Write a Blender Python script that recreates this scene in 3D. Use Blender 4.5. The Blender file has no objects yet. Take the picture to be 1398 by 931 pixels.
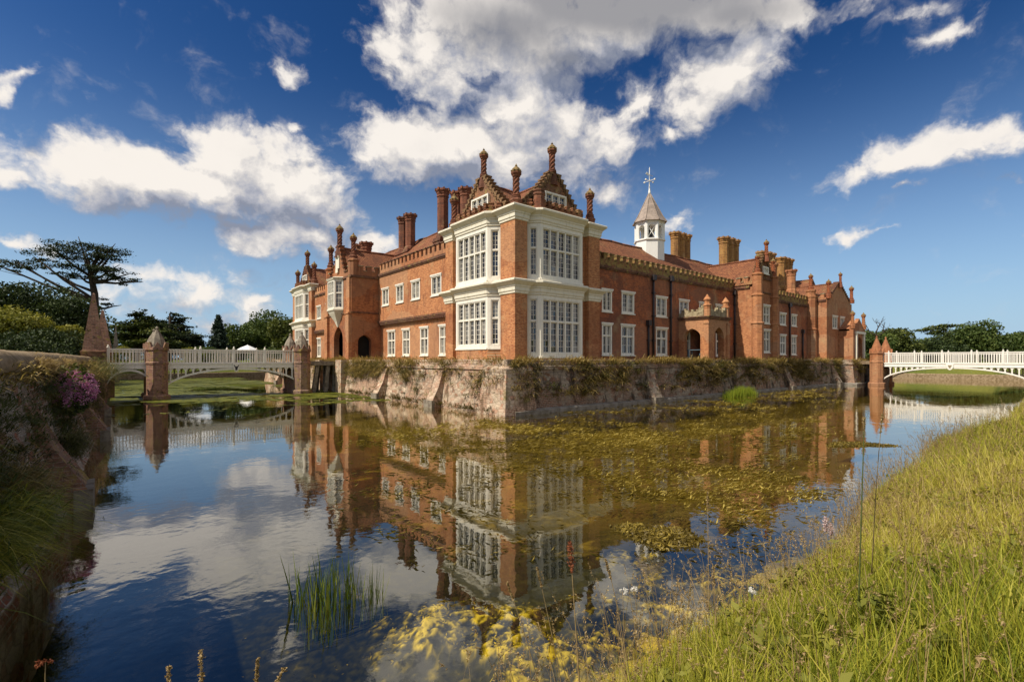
import bpy, math, random
import numpy as np
from mathutils import Vector, Matrix

R = math.radians
sc = bpy.context.scene
col = sc.collection
rnd = random.Random(7)
nr = np.random.default_rng(11)

# ------------------------------------------------------------------ camera
# house coordinates: x runs along the south front, y along the west front,
# z = 0 is the top of the moat wall (which is also the eye level), water at WZ
WZ = -2.55
CAM = Vector((-16.56, -20.02, 0.02))
YAW = R(-39.15)
FWD = Vector((math.sin(-YAW), math.cos(-YAW), 0))
RGT = Vector((math.cos(-YAW), -math.sin(-YAW), 0))
cd = bpy.data.cameras.new('camera')
cam = bpy.data.objects.new('camera', cd); col.objects.link(cam)
cam.location = CAM; cam.rotation_euler = (R(90), 0, YAW)
cd.lens = 17.1; cd.sensor_width = 36; cd.shift_y = 0.0182
cd.clip_start = 0.05; cd.clip_end = 6000
sc.camera = cam

# ------------------------------------------------------------------ light
SUN = Vector((-0.64, 0.10, 0.765)).normalized()
sd = bpy.data.lights.new('sun', 'SUN'); sd.energy = 4.1; sd.angle = R(0.53); sd.color = (1.0, 0.92, 0.79)
so = bpy.data.objects.new('sun', sd); col.objects.link(so)
so.rotation_euler = SUN.to_track_quat('Z', 'Y').to_euler()
so.location = (-40, 10, 60)
vs = sc.view_settings
sc.display_settings.display_device = 'sRGB'
vs.view_transform = 'Standard'; vs.look = 'None'; vs.exposure = 0.42; vs.gamma = 1.0
vs.use_curve_mapping = False
sc.cycles.max_bounces = 8; sc.cycles.transparent_max_bounces = 24
sc.cycles.glossy_bounces = 4; sc.cycles.diffuse_bounces = 3
sc.cycles.caustics_reflective = False; sc.cycles.caustics_refractive = False
sc.cycles.use_denoising = True

# ------------------------------------------------------------------ node helpers
def N(nt, t, **kw):
    n = nt.nodes.new(t)
    for k, v in kw.items(): setattr(n, k, v)
    return n
def put(nt, sock, v):
    if isinstance(v, bpy.types.NodeSocket): nt.links.new(v, sock)
    elif v is not None:
        if hasattr(sock.default_value, '__len__') and isinstance(v, (tuple, list)) and len(v) == 3 and len(sock.default_value) == 4: v = (*v, 1)
        sock.default_value = v
def M(nt, op, a, b=None, c=None, clamp=False):
    n = N(nt, 'ShaderNodeMath', operation=op, use_clamp=clamp)
    put(nt, n.inputs[0], a)
    if b is not None: put(nt, n.inputs[1], b)
    if c is not None: put(nt, n.inputs[2], c)
    return n.outputs[0]
def VM(nt, op, a, b=None, out=0):
    n = N(nt, 'ShaderNodeVectorMath', operation=op)
    put(nt, n.inputs[0], a)
    if b is not None:
        if op == 'SCALE': put(nt, n.inputs['Scale'], b)
        else: put(nt, n.inputs[1], b)
    return n.outputs[out]
def smooth(nt, v, a, b, lo=0.0, hi=1.0):
    n = N(nt, 'ShaderNodeMapRange', interpolation_type='SMOOTHSTEP')
    put(nt, n.inputs['Value'], v)
    n.inputs['From Min'].default_value = a; n.inputs['From Max'].default_value = b
    n.inputs['To Min'].default_value = lo; n.inputs['To Max'].default_value = hi
    return n.outputs[0]
def mixc(nt, f, a, b, mode='MIX'):
    n = N(nt, 'ShaderNodeMix', data_type='RGBA', blend_type=mode)
    put(nt, n.inputs[0], f); put(nt, n.inputs[6], a); put(nt, n.inputs[7], b)
    return n.outputs[2]
def noise(nt, vec, scale, detail=4, rough=0.55, dist=0.0, out='Fac', dim='3D'):
    n = N(nt, 'ShaderNodeTexNoise', noise_dimensions=dim)
    if vec is not None: nt.links.new(vec, n.inputs['Vector'])
    n.inputs['Scale'].default_value = scale; n.inputs['Detail'].default_value = detail
    n.inputs['Roughness'].default_value = rough; n.inputs['Distortion'].default_value = dist
    return n.outputs[out]
def ramp(nt, fac, stops):
    n = N(nt, 'ShaderNodeValToRGB'); cr = n.color_ramp
    while len(cr.elements) < len(stops): cr.elements.new(0.5)
    for e, (p, c) in zip(cr.elements, stops): e.position = p; e.color = (*c, 1)
    nt.links.new(fac, n.inputs[0]); return n.outputs[0]

# ------------------------------------------------------------------ sky with clouds
PXF = 664.0
def azel(px, py):
    """direction of a cloud in the sky (azimuth from the sky's mid direction, elevation) read off the photograph"""
    a, b = (px - 699) / PXF, (491 - py) / PXF
    return math.atan2(a, 1), math.atan2(b, math.hypot(1, a))

CLOUDS = [  # x, y, rx, ry, turn, weight
 (30,240,60,18,0,.8),(120,228,100,38,-2,1.15),(205,246,115,48,4,1.2),(310,224,74,56,0,1.2),(300,262,145,54,6,1.2),(395,252,72,64,0,1.2),(435,285,64,44,25,1.1),
 (345,316,80,26,6,1),(425,326,100,27,4,1),(505,336,60,18,0,.8),
 (235,378,85,22,4,.75),(290,396,100,30,4,.75),(355,412,65,36,0,.7),(190,400,60,20,0,.6),(320,435,80,20,0,.6),(160,415,80,24,0,.55),
 (18,104,42,15,-8,.75),(2,122,22,24,0,.75),(14,333,48,10,0,.8),(0,186,26,8,0,.45),(140,150,22,12,0,.3),
 (395,104,27,25,-15,.75),(413,172,16,9,0,.55),
 (590,60,85,60,0,1),(670,72,120,70,0,1.1),(558,88,48,42,0,.9),(620,122,75,50,0,1),(705,135,80,62,0,1.1),(765,165,80,62,0,1),(805,196,78,46,0,1),(720,172,90,40,0,1),
 (872,138,44,40,-20,.85),(640,10,140,46,0,1),(810,22,210,56,0,1.25),(960,18,160,42,0,1.1),(1090,16,120,24,0,.7),(735,60,120,60,0,1.1),
 (560,206,82,46,0,1.2),(620,202,98,50,0,1.25),(695,216,105,48,0,1.05),(508,216,26,22,0,.9),(600,172,46,28,0,.9),(770,232,70,36,0,.85),(822,264,42,22,0,.75),
 (985,105,82,58,0,1),(960,142,62,42,0,.9),(1025,78,70,44,0,1),(1050,92,62,24,-22,.8),(922,184,30,18,0,.8),(955,168,42,26,0,.8),
 (1290,52,56,17,-14,.7),(1230,30,70,16,-10,.4),(1330,20,60,14,-20,.35),
 (1250,212,125,34,-17,.95),(1325,188,85,24,-14,.9),(1385,180,60,26,-10,.8),(1170,240,55,22,-10,.7),(1238,261,22,9,0,.7),(1385,235,34,9,-12,.5),(1315,218,40,14,-10,.4),
 (1165,325,34,16,0,.85),(1205,324,34,8,6,.5),(925,300,30,20,0,.75),(905,306,26,14,0,.7),(1397,319,12,11,0,.8),
]
DARKS = [(860,2,250,62,0,1.0),(700,36,110,56,0,.8),(760,80,90,40,10,.55),(1000,20,150,40,0,.7),(600,20,70,40,0,.35)]

w = bpy.data.worlds.new('World'); sc.world = w; w.use_nodes = True
nt = w.node_tree; nt.nodes.clear()

def blob_field(g, vec, blobs, grow):
    acc = None
    for (x, y, rx, ry, t, wt) in blobs:
        a, e = azel(x, y)
        a1, e1 = azel(x + rx, y); a2, e2 = azel(x, y - ry)
        mp = N(g, 'ShaderNodeMapping', vector_type='TEXTURE')
        g.links.new(vec, mp.inputs[0])
        mp.inputs['Location'].default_value = (a, e, 0)
        tilt = math.atan2(e1 - e, a1 - a) - 0
        mp.inputs['Rotation'].default_value = (0, 0, tilt * 0.5 - R(t))
        mp.inputs['Scale'].default_value = (max(abs(a1 - a), .01) * grow, max(abs(e2 - e), .008) * grow, 1)
        gr = N(g, 'ShaderNodeTexGradient', gradient_type='SPHERICAL'); g.links.new(mp.outputs[0], gr.inputs[0])
        v = M(g, 'MULTIPLY', gr.outputs['Fac'], wt)
        acc = v if acc is None else M(g, 'SMOOTH_MAX', acc, v, 0.18)
    return acc

def cloud_group():
    g = bpy.data.node_groups.new('cloud_density', 'ShaderNodeTree')
    g.interface.new_socket('Vector', in_out='INPUT', socket_type='NodeSocketVector')
    g.interface.new_socket('Density', in_out='OUTPUT', socket_type='NodeSocketFloat')
    gi = N(g, 'NodeGroupInput'); go = N(g, 'NodeGroupOutput')
    P = gi.outputs[0]
    wv = noise(g, P, 7.0, 3, .5, out='Color', dim='2D')
    wv2 = VM(g, 'SCALE', VM(g, 'SUBTRACT', wv, (.5, .5, .5)), .075)
    wv3 = VM(g, 'SCALE', VM(g, 'SUBTRACT', noise(g, P, 26.0, 4, .6, out='Color', dim='2D'), (.5, .5, .5)), .035)
    Pw = VM(g, 'ADD', P, VM(g, 'ADD', wv2, wv3))
    Pw = VM(g, 'MULTIPLY', Pw, (1, 1, 0))
    mask = blob_field(g, Pw, CLOUDS, 1.55)
    st = VM(g, 'MULTIPLY', VM(g, 'ADD', P, wv2), (1, 1.35, 1))
    n1 = noise(g, st, 10.0, 8, .58, .15, dim='2D')
    n2 = noise(g, st, 34.0, 7, .6, dim='2D')
    amp = smooth(g, mask, .02, .35, .35, 1.0)
    d = M(g, 'ADD', mask, M(g, 'MULTIPLY', M(g, 'MULTIPLY', M(g, 'SUBTRACT', n1, .5), 1.0), amp))
    d = M(g, 'ADD', d, M(g, 'MULTIPLY', M(g, 'MULTIPLY', M(g, 'SUBTRACT', n2, .5), .20), amp))
    vo = N(g, 'ShaderNodeTexVoronoi', feature='F1', voronoi_dimensions='2D'); g.links.new(VM(g, 'ADD', st, VM(g, 'SCALE', wv3, 1.5)), vo.inputs['Vector']); vo.inputs['Scale'].default_value = 17; vo.inputs['Detail'].default_value = 3; vo.inputs['Roughness'].default_value = .55
    d = M(g, 'ADD', d, M(g, 'MULTIPLY', M(g, 'MULTIPLY', M(g, 'SUBTRACT', .42, vo.outputs['Distance']), .22), amp))
    # added unseen clouds behind the viewer, put in as white fill light
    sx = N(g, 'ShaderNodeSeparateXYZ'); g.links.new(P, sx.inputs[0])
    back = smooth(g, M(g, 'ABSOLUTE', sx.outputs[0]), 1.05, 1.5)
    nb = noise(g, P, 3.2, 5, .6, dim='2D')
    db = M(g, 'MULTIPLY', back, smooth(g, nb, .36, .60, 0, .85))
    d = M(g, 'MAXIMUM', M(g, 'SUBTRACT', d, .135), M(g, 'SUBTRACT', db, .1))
    g.links.new(d, go.inputs[0])
    return g
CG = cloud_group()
geo = N(nt, 'ShaderNodeTexCoord')
D = VM(nt, 'NORMALIZE', geo.outputs['Generated'])
fx = VM(nt, 'DOT_PRODUCT', D, tuple(RGT), out=1); fy = VM(nt, 'DOT_PRODUCT', D, tuple(FWD), out=1)
sp = N(nt, 'ShaderNodeSeparateXYZ'); nt.links.new(D, sp.inputs[0])
az = M(nt, 'ARCTAN2', fx, fy); el = M(nt, 'ARCSINE', sp.outputs[2])
cv = N(nt, 'ShaderNodeCombineXYZ'); nt.links.new(az, cv.inputs[0]); nt.links.new(el, cv.inputs[1])
P0 = cv.outputs[0]
def dens(vec):
    n = N(nt, 'ShaderNodeGroup'); n.node_tree = CG; nt.links.new(vec, n.inputs[0]); return n.outputs[0]
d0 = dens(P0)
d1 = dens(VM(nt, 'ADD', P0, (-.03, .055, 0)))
alpha = smooth(nt, d0, -.02, .50)
alpha = M(nt, 'MULTIPLY', alpha, smooth(nt, el, -.01, .06))
lit = M(nt, 'ADD', M(nt, 'MULTIPLY', M(nt, 'SUBTRACT', d0, d1), 1.35), .55)
core = smooth(nt, d0, .15, 1.1)
lit = M(nt, 'SUBTRACT', lit, M(nt, 'MULTIPLY', core, .10), clamp=True)
dark = blob_field(nt, P0, DARKS, 1.5)
dk = smooth(nt, M(nt, 'ADD', dark, M(nt, 'MULTIPLY', M(nt, 'SUBTRACT', noise(nt, P0, 9, 5, .6), .5), .5)), .05, .7)
cloudc = ramp(nt, lit, [(0, (.20, .22, .28)), (.33, (.33, .34, .39)), (.60, (.475, .46, .46)), (1, (.71, .665, .615))])
cloudc = mixc(nt, dk, cloudc, mixc(nt, .84, cloudc, (.17, .175, .20)))
sky = N(nt, 'ShaderNodeTexSky', sky_type='NISHITA')
sky.sun_disc = False
sky.sun_elevation = math.asin(SUN.z); sky.sun_rotation = math.atan2(SUN.x, SUN.y)
sky.altitude = 0; sky.air_density = 1.0; sky.dust_density = 1.0; sky.ozone_density = 3.0
SKY_S = 0.10
skc = N(nt, 'ShaderNodeVectorMath', operation='SCALE'); nt.links.new(sky.outputs[0], skc.inputs[0]); skc.inputs['Scale'].default_value = SKY_S
skg = N(nt, 'ShaderNodeGamma'); nt.links.new(skc.outputs[0], skg.inputs[0]); skg.inputs[1].default_value = 1.60
hsv = N(nt, 'ShaderNodeHueSaturation'); hsv.inputs['Saturation'].default_value = 1.12; hsv.inputs['Value'].default_value = 1.0; nt.links.new(skg.outputs[0], hsv.inputs['Color'])
hz = smooth(nt, el, .62, -.04)
hz = M(nt, 'MULTIPLY', M(nt, 'POWER', hz, 1.9), .9)
skyc = mixc(nt, hz, hsv.outputs[0], (.31, .45, .60))
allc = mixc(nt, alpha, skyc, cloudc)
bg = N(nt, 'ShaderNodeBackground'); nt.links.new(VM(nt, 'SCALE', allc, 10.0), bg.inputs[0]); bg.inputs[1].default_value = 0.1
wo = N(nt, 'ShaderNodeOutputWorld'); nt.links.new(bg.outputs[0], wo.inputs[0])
w.cycles.sampling_method = 'MANUAL'; w.cycles.sample_map_resolution = 512

# ------------------------------------------------------------------ materials
def mat(name):
    m = bpy.data.materials.new(name); m.use_nodes = True
    nt = m.node_tree; b = nt.nodes['Principled BSDF']
    return m, nt, b
def objco(nt): return N(nt, 'ShaderNodeTexCoord').outputs['Object']
def bump(nt, b, h, strength=.3, dist=.02):
    n = N(nt, 'ShaderNodeBump'); n.inputs['Strength'].default_value = strength; n.inputs['Distance'].default_value = dist
    nt.links.new(h, n.inputs['Height']); nt.links.new(n.outputs[0], b.inputs['Normal'])
def wallco(nt, ky=1.0):
    s = N(nt, 'ShaderNodeSeparateXYZ'); nt.links.new(objco(nt), s.inputs[0])
    u = M(nt, 'ADD', s.outputs[0], M(nt, 'MULTIPLY', s.outputs[1], ky))
    c = N(nt, 'ShaderNodeCombineXYZ'); nt.links.new(u, c.inputs[0]); nt.links.new(s.outputs[2], c.inputs[1])
    return c.outputs[0]
def brick_mat(name, c1, c2, mortar, dark, patch=(.5, .68), patch_amt=.55, lichen=0.0, ky=1.0, weather=(.5, .38, .2)):
    m, nt, b = mat(name)
    co = wallco(nt, ky); oc = objco(nt)
    bt = N(nt, 'ShaderNodeTexBrick'); nt.links.new(co, bt.inputs['Vector'])
    bt.inputs['Scale'].default_value = 1; bt.inputs['Brick Width'].default_value = .23; bt.inputs['Row Height'].default_value = .078
    bt.inputs['Mortar Size'].default_value = .0085; bt.inputs['Mortar Smooth'].default_value = .4; bt.inputs['Bias'].default_value = -.1
    put(nt, bt.inputs['Color1'], c1); put(nt, bt.inputs['Color2'], c2); put(nt, bt.inputs['Mortar'], mortar)
    st = N(nt, 'ShaderNodeMapping'); nt.links.new(co, st.inputs[0]); st.inputs['Scale'].default_value = (4.3, 12.8, 1)
    per = noise(nt, st.outputs[0], 1.0, 2, .7)
    c = mixc(nt, smooth(nt, per, .50, .68, 0, .95), bt.outputs[0], dark)
    c = mixc(nt, smooth(nt, per, .46, .30, 0, .6), c, (c1[0]*1.35, c1[1]*1.6, c1[2]*1.8))
    mid = noise(nt, oc, 2.6, 5, .7)
    c = mixc(nt, smooth(nt, mid, .48, .70, 0, .6), c, dark)
    c = mixc(nt, smooth(nt, mid, .48, .30, 0, .35), c, (c1[0]*1.25, c1[1]*1.5, c1[2]*1.6))
    big = noise(nt, oc, .55, 6, .65, .6)
    c = mixc(nt, smooth(nt, big, patch[0], patch[1], 0, patch_amt), c, dark)
    rp = N(nt, 'ShaderNodeMapping'); nt.links.new(co, rp.inputs[0]); rp.inputs['Scale'].default_value = (.30, .55, 1)
    rv = N(nt, 'ShaderNodeTexVoronoi'); nt.links.new(VM(nt, 'ADD', rp.outputs[0], VM(nt, 'SCALE', noise(nt, oc, 1.5, 4, .7, out='Color'), .35)), rv.inputs['Vector']); rv.inputs['Scale'].default_value = 1.0
    rs = N(nt, 'ShaderNodeSeparateColor'); nt.links.new(rv.outputs['Color'], rs.inputs[0])
    c = mixc(nt, smooth(nt, rs.outputs[0], .62, .80, 0, .42), c, dark)
    c = mixc(nt, smooth(nt, rs.outputs[1], .66, .82, 0, .30), c, mortar)
    big2 = noise(nt, VM(nt, 'ADD', oc, (31, 7, 3)), .9, 5, .6)
    c = mixc(nt, smooth(nt, big2, .55, .75, 0, .35), c, weather)
    stv = N(nt, 'ShaderNodeMapping'); nt.links.new(oc, stv.inputs[0]); stv.inputs['Scale'].default_value = (2.2, 2.2, .25)
    c = mixc(nt, smooth(nt, noise(nt, stv.outputs[0], 1.3, 5, .65), .52, .74, 0, .65), c, (.11, .055, .038))
    if lichen > 0:
        ln = noise(nt, oc, 3.2, 6, .7)
        c = mixc(nt, smooth(nt, ln, .58 - .16 * lichen, .66 - .12 * lichen, 0, .9), c, (.30, .22, .07))
        ln2 = noise(nt, VM(nt, 'ADD', oc, (9, 2, 5)), 4.5, 6, .7)
        c = mixc(nt, smooth(nt, ln2, .56, .66, 0, .9), c, (.035, .028, .02))
    nt.links.new(c, b.inputs['Base Color']); b.inputs['Roughness'].default_value = .9; b.inputs['Specular IOR Level'].default_value = .2
    h = M(nt, 'ADD', M(nt, 'MULTIPLY', bt.outputs['Fac'], -.7), M(nt, 'MULTIPLY', per, .6))
    bump(nt, b, h, .55, .015)
    return m
MT = {}
MT['brick'] = brick_mat('orange_brick', (.52, .21, .082), (.42, .155, .058), (.47, .32, .19), (.25, .085, .040), (.52, .72), .5)
MT['brick_dark'] = brick_mat('old_red_brick', (.44, .125, .042), (.33, .088, .032), (.34, .19, .115), (.14, .06, .042), (.44, .64), .7)
MT['brick_gate'] = brick_mat('gatehouse_brick', (.42, .145, .050), (.33, .11, .040), (.36, .22, .13), (.18, .065, .035), (.46, .68), .6)
MT['brick_chimney'] = brick_mat('chimney_brick', (.26, .090, .046), (.18, .062, .036), (.20, .12, .08), (.085, .042, .03), (.46, .66), .7, ky=.45)
MT['brick_ochre'] = brick_mat('ochre_chimney_brick', (.40, .21, .062), (.34, .16, .05), (.32, .20, .11), (.19, .09, .04), (.50, .7), .5, ky=.45)
MT['brick_lichen'] = brick_mat('lichened_brick', (.28, .095, .04), (.22, .07, .03), (.28, .18, .11), (.10, .045, .03), (.5, .7), .5, lichen=.9)
MT['brick_gable'] = brick_mat('gable_brick', (.32, .115, .05), (.24, .08, .04), (.28, .18, .11), (.11, .05, .032), (.48, .68), .6, lichen=.22)
MT['brick_pier'] = brick_mat('pier_brick', (.37, .18, .115), (.28, .14, .095), (.38, .30, .23), (.16, .09, .065), (.46, .66), .7, lichen=.35, ky=.45)
MT['brick_wing'] = brick_mat('buff_red_brick', (.48, .195, .080), (.40, .15, .06), (.42, .28, .17), (.24, .09, .045), (.5, .72), .5)
MT['brick_dado'] = brick_mat('dentil_brick', (.21, .085, .05), (.15, .06, .035), (.2, .13, .09), (.07, .035, .025), (.5, .7), .5, lichen=.2)

def plain(name, c, rough=.6, var=.25, scale=6, c2=None, spec=.3, metal=0, bmp=0):
    m, nt, b = mat(name)
    n = noise(nt, objco(nt), scale, 6, .65)
    c2 = c2 or tuple(v * (1 - var) for v in c)
    nt.links.new(mixc(nt, smooth(nt, n, .35, .68), c, c2), b.inputs['Base Color'])
    b.inputs['Roughness'].default_value = rough; b.inputs['Specular IOR Level'].default_value = spec; b.inputs['Metallic'].default_value = metal
    if bmp: bump(nt, b, n, bmp, .03)
    return m
def white_mat(name, c, dirt, amt):
    m, nt, b = mat(name); oc = objco(nt)
    stv = N(nt, 'ShaderNodeMapping'); nt.links.new(oc, stv.inputs[0]); stv.inputs['Scale'].default_value = (5, 5, .8)
    n = noise(nt, stv.outputs[0], 1.5, 7, .7)
    n2 = noise(nt, oc, 1.1, 4, .6)
    f = M(nt, 'MULTIPLY', smooth(nt, n, .46, .78), smooth(nt, n2, .3, .7, .25, 1))
    nt.links.new(mixc(nt, M(nt, 'MULTIPLY', f, amt), c, dirt), b.inputs['Base Color'])
    b.inputs['Roughness'].default_value = .55
    return m
MT['white'] = white_mat('cream_white_paint', (.80, .75, .64), (.42, .37, .27), .75)
MT['white_clean'] = white_mat('white_paint', (.82, .80, .74), (.5, .46, .38), .5)
MT['white_stone'] = white_mat('cream_plaster', (.74, .68, .54), (.36, .33, .20), .9)
MT['white_bridge'] = white_mat('weathered_white_iron', (.82, .78, .67), (.40, .34, .25), .8)
MT['white_bridge_clean'] = white_mat('white_iron', (.80, .76, .68), (.48, .42, .32), .6)
MT['lead'] = plain('grey_lead', (.26, .25, .24), .55, .35, 3)
MT['lead_pipe'] = plain('dark_lead_pipe', (.045, .035, .035), .5, .3, 5)
MT['coping'] = plain('pale_coping_stone', (.42, .35, .22), .9, .5, 5, (.16, .12, .07), .1, 0, .4)
MT['lichen_cap'] = plain('golden_lichen_stone', (.30, .21, .09), .9, .5, 7, (.10, .065, .035), .1, 0, .5)
MT['coping_brown'] = plain('weathered_gable_coping', (.27,.17,.09), .9, .5, 6, (.12,.065,.035), .1, 0, .4)
MT['stone'] = plain('grey_stone', (.30, .26, .20), .9, .4, 4, (.15, .12, .09), .1, 0, .5)
MT['concrete'] = plain('footing_concrete', (.30, .27, .23), .9, .4, 2.5, (.17, .145, .11), .1, 0, .4)
MT['wood'] = plain('weathered_oak', (.30, .23, .15), .85, .4, 9, (.15, .10, .06), .1, 0, .4)
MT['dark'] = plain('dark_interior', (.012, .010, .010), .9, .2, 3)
MT['iron'] = plain('dark_iron', (.03, .03, .035), .5, .3, 8)
MT['bark'] = plain('bark', (.075, .055, .04), .95, .5, 6, (.03, .024, .02), .1, 0, .8)
MT['blue_paint'] = plain('blue_grey_paint', (.13, .20, .26), .5, .2, 5)
MT['canvas'] = plain('white_canvas', (.8, .79, .75), .8, .1, 2)

def tile_mat():
    m, nt, b = mat('clay_roof_tiles'); oc = objco(nt)
    s = N(nt, 'ShaderNodeSeparateXYZ'); nt.links.new(oc, s.inputs[0])
    u = M(nt, 'ADD', s.outputs[0], s.outputs[1])
    gn = N(nt, 'ShaderNodeNewGeometry')
    # along-ridge coordinate: x on roofs that run along x, y on roofs that run along y
    ns = N(nt, 'ShaderNodeSeparateXYZ'); nt.links.new(gn.outputs['True Normal'], ns.inputs[0])
    alongx = M(nt, 'GREATER_THAN', M(nt, 'ABSOLUTE', ns.outputs[1]), M(nt, 'ABSOLUTE', ns.outputs[0]))
    u = M(nt, 'ADD', M(nt, 'MULTIPLY', alongx, s.outputs[0]), M(nt, 'MULTIPLY', M(nt, 'SUBTRACT', 1, alongx), s.outputs[1]))
    c = N(nt, 'ShaderNodeCombineXYZ'); nt.links.new(u, c.inputs[0]); nt.links.new(M(nt, 'MULTIPLY', s.outputs[2], 1.45), c.inputs[1])
    bt = N(nt, 'ShaderNodeTexBrick'); nt.links.new(c.outputs[0], bt.inputs['Vector'])
    bt.inputs['Scale'].default_value = 1; bt.inputs['Brick Width'].default_value = .19; bt.inputs['Row Height'].default_value = .13
    bt.inputs['Mortar Size'].default_value = .012
    put(nt, bt.inputs['Color1'], (.31, .125, .060)); put(nt, bt.inputs['Color2'], (.19, .075, .042)); put(nt, bt.inputs['Mortar'], (.05, .022, .016))
    st = N(nt, 'ShaderNodeMapping'); nt.links.new(c.outputs[0], st.inputs[0]); st.inputs['Scale'].default_value = (5.2, 7.7, 1)
    per = noise(nt, st.outputs[0], 1, 2, .7)
    cc = mixc(nt, smooth(nt, per, .52, .7, 0, .7), bt.outputs[0], (.40, .18, .075))
    cc = mixc(nt, smooth(nt, per, .45, .3, 0, .6), cc, (.085, .035, .028))
    big = noise(nt, oc, .5, 6, .65)
    cc = mixc(nt, smooth(nt, big, .52, .74, 0, .6), cc, (.30, .22, .09))
    big = noise(nt, VM(nt, 'ADD', oc, (5, 5, 9)), .35, 5, .6)
    cc = mixc(nt, smooth(nt, big, .5, .7, 0, .55), cc, (.09, .045, .032))
    nt.links.new(cc, b.inputs['Base Color']); b.inputs['Roughness'].default_value = .9; b.inputs['Specular IOR Level'].default_value = .15
    bump(nt, b, M(nt, 'ADD', M(nt, 'MULTIPLY', bt.outputs['Fac'], -1), per), .7, .02)
    return m
MT['tile'] = tile_mat()

def glass_mat():
    m, nt, b = mat('window_glass'); oc = objco(nt)
    n = noise(nt, oc, .9, 2, .5)
    n2 = noise(nt, VM(nt, 'MULTIPLY', oc, (1.6, 1.6, .55)), 1.3, 3, .5)
    c = mixc(nt, smooth(nt, n2, .50, .60, 0, 1), (.012, .013, .020), (.20, .19, .17))
    nt.links.new(c, b.inputs['Base Color']); b.inputs['Roughness'].default_value = .04; b.inputs['Specular IOR Level'].default_value = .9
    bump(nt, b, noise(nt, oc, 2.6, 2, .5), .16, .03)
    return m
MT['glass'] = glass_mat()

def rubble_mat(name, pale, pink, darkc, moss, stain):
    m, nt, b = mat(name); oc = objco(nt); co = wallco(nt)
    vo = N(nt, 'ShaderNodeTexVoronoi'); nt.links.new(VM(nt, 'ADD', VM(nt, 'MULTIPLY', oc, (1, 1, 1.7)), VM(nt, 'SCALE', noise(nt, oc, 4, 3, .6, out='Color'), .18)), vo.inputs['Vector'])
    vo.inputs['Scale'].default_value = 3.4
    sc_ = N(nt, 'ShaderNodeSeparateColor'); nt.links.new(vo.outputs['Color'], sc_.inputs[0])
    c = ramp(nt, sc_.outputs[0], [(0, pink), (.28, pale), (.6, tuple(v * .8 for v in pale)), (.82, tuple(v * 1.15 for v in pale)), (1, tuple(v * .75 for v in pink))])
    bt = N(nt, 'ShaderNodeTexBrick'); nt.links.new(co, bt.inputs['Vector']); bt.inputs['Scale'].default_value = 1
    bt.inputs['Brick Width'].default_value = .24; bt.inputs['Row Height'].default_value = .085; bt.inputs['Mortar Size'].default_value = .012
    put(nt, bt.inputs['Color1'], pink); put(nt, bt.inputs['Color2'], tuple(v * .7 for v in pink)); put(nt, bt.inputs['Mortar'], pale)
    c = mixc(nt, smooth(nt, noise(nt, oc, .7, 5, .6), .44, .60), c, bt.outputs[0])
    f = noise(nt, oc, 5.5, 8, .75)
    c = mixc(nt, smooth(nt, f, .52, .70, 0, .8), c, tuple(v * .42 for v in pale))
    c = mixc(nt, smooth(nt, f, .42, .25, 0, .7), c, tuple(min(1, v * 1.3) for v in pale))
    hm = N(nt, 'ShaderNodeMapping'); nt.links.new(oc, hm.inputs[0]); hm.inputs['Scale'].default_value = (.5, .5, 6.5)
    c = mixc(nt, smooth(nt, noise(nt, hm.outputs[0], 1.0, 4, .7), .54, .66, 0, .55), c, tuple(v * .38 for v in pale))
    vx = N(nt, 'ShaderNodeTexVoronoi', feature='DISTANCE_TO_EDGE'); nt.links.new(VM(nt, 'ADD', VM(nt, 'MULTIPLY', oc, (1, 1, 1.7)), VM(nt, 'SCALE', noise(nt, oc, 4, 3, .6, out='Color'), .18)), vx.inputs['Vector']); vx.inputs['Scale'].default_value = 3.4
    c = mixc(nt, smooth(nt, vx.outputs['Distance'], .07, .01, 0, .55), c, tuple(v * .35 for v in pale))
    stv = N(nt, 'ShaderNodeMapping'); nt.links.new(oc, stv.inputs[0]); stv.inputs['Scale'].default_value = (1.6, 1.6, .7)
    sn = noise(nt, stv.outputs[0], 1.25, 7, .7, .4)
    c = mixc(nt, smooth(nt, sn, .50, .64, 0, stain), c, darkc)
    mn = noise(nt, VM(nt, 'ADD', oc, (3, 8, 2)), 1.4, 7, .7)
    c = mixc(nt, smooth(nt, mn, .55, .68, 0, .8), c, moss)
    s = N(nt, 'ShaderNodeSeparateXYZ'); nt.links.new(oc, s.inputs[0])
    wet = smooth(nt, M(nt, 'ADD', s.outputs[2], M(nt, 'MULTIPLY', f, .4)), -1.75, -2.35)
    c = mixc(nt, M(nt, 'MULTIPLY', wet, .65), c, (.09, .07, .05))
    nt.links.new(c, b.inputs['Base Color']); b.inputs['Roughness'].default_value = .95; b.inputs['Specular IOR Level'].default_value = .1
    bump(nt, b, M(nt, 'ADD', f, M(nt, 'MULTIPLY', vo.outputs['Distance'], -.6)), .9, .06)
    return m
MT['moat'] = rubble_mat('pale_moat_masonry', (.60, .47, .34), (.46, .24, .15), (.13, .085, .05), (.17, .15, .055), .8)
MT['moat_shade'] = rubble_mat('shaded_moat_masonry', (.40, .32, .24), (.31, .15, .09), (.050, .038, .028), (.11, .085, .03), .9)  # darker, more stained copy; the south side's shade is put into its colour
MT['garden_wall'] = rubble_mat('garden_wall_masonry', (.52, .44, .35), (.40, .15, .09), (.13, .08, .045), (.13, .12, .04), .8)
MT['wall_cap'] = plain('mossy_wall_coping', (.36, .27, .17), .95, .5, 5, (.17, .12, .06), .1, 0, .7)

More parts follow.
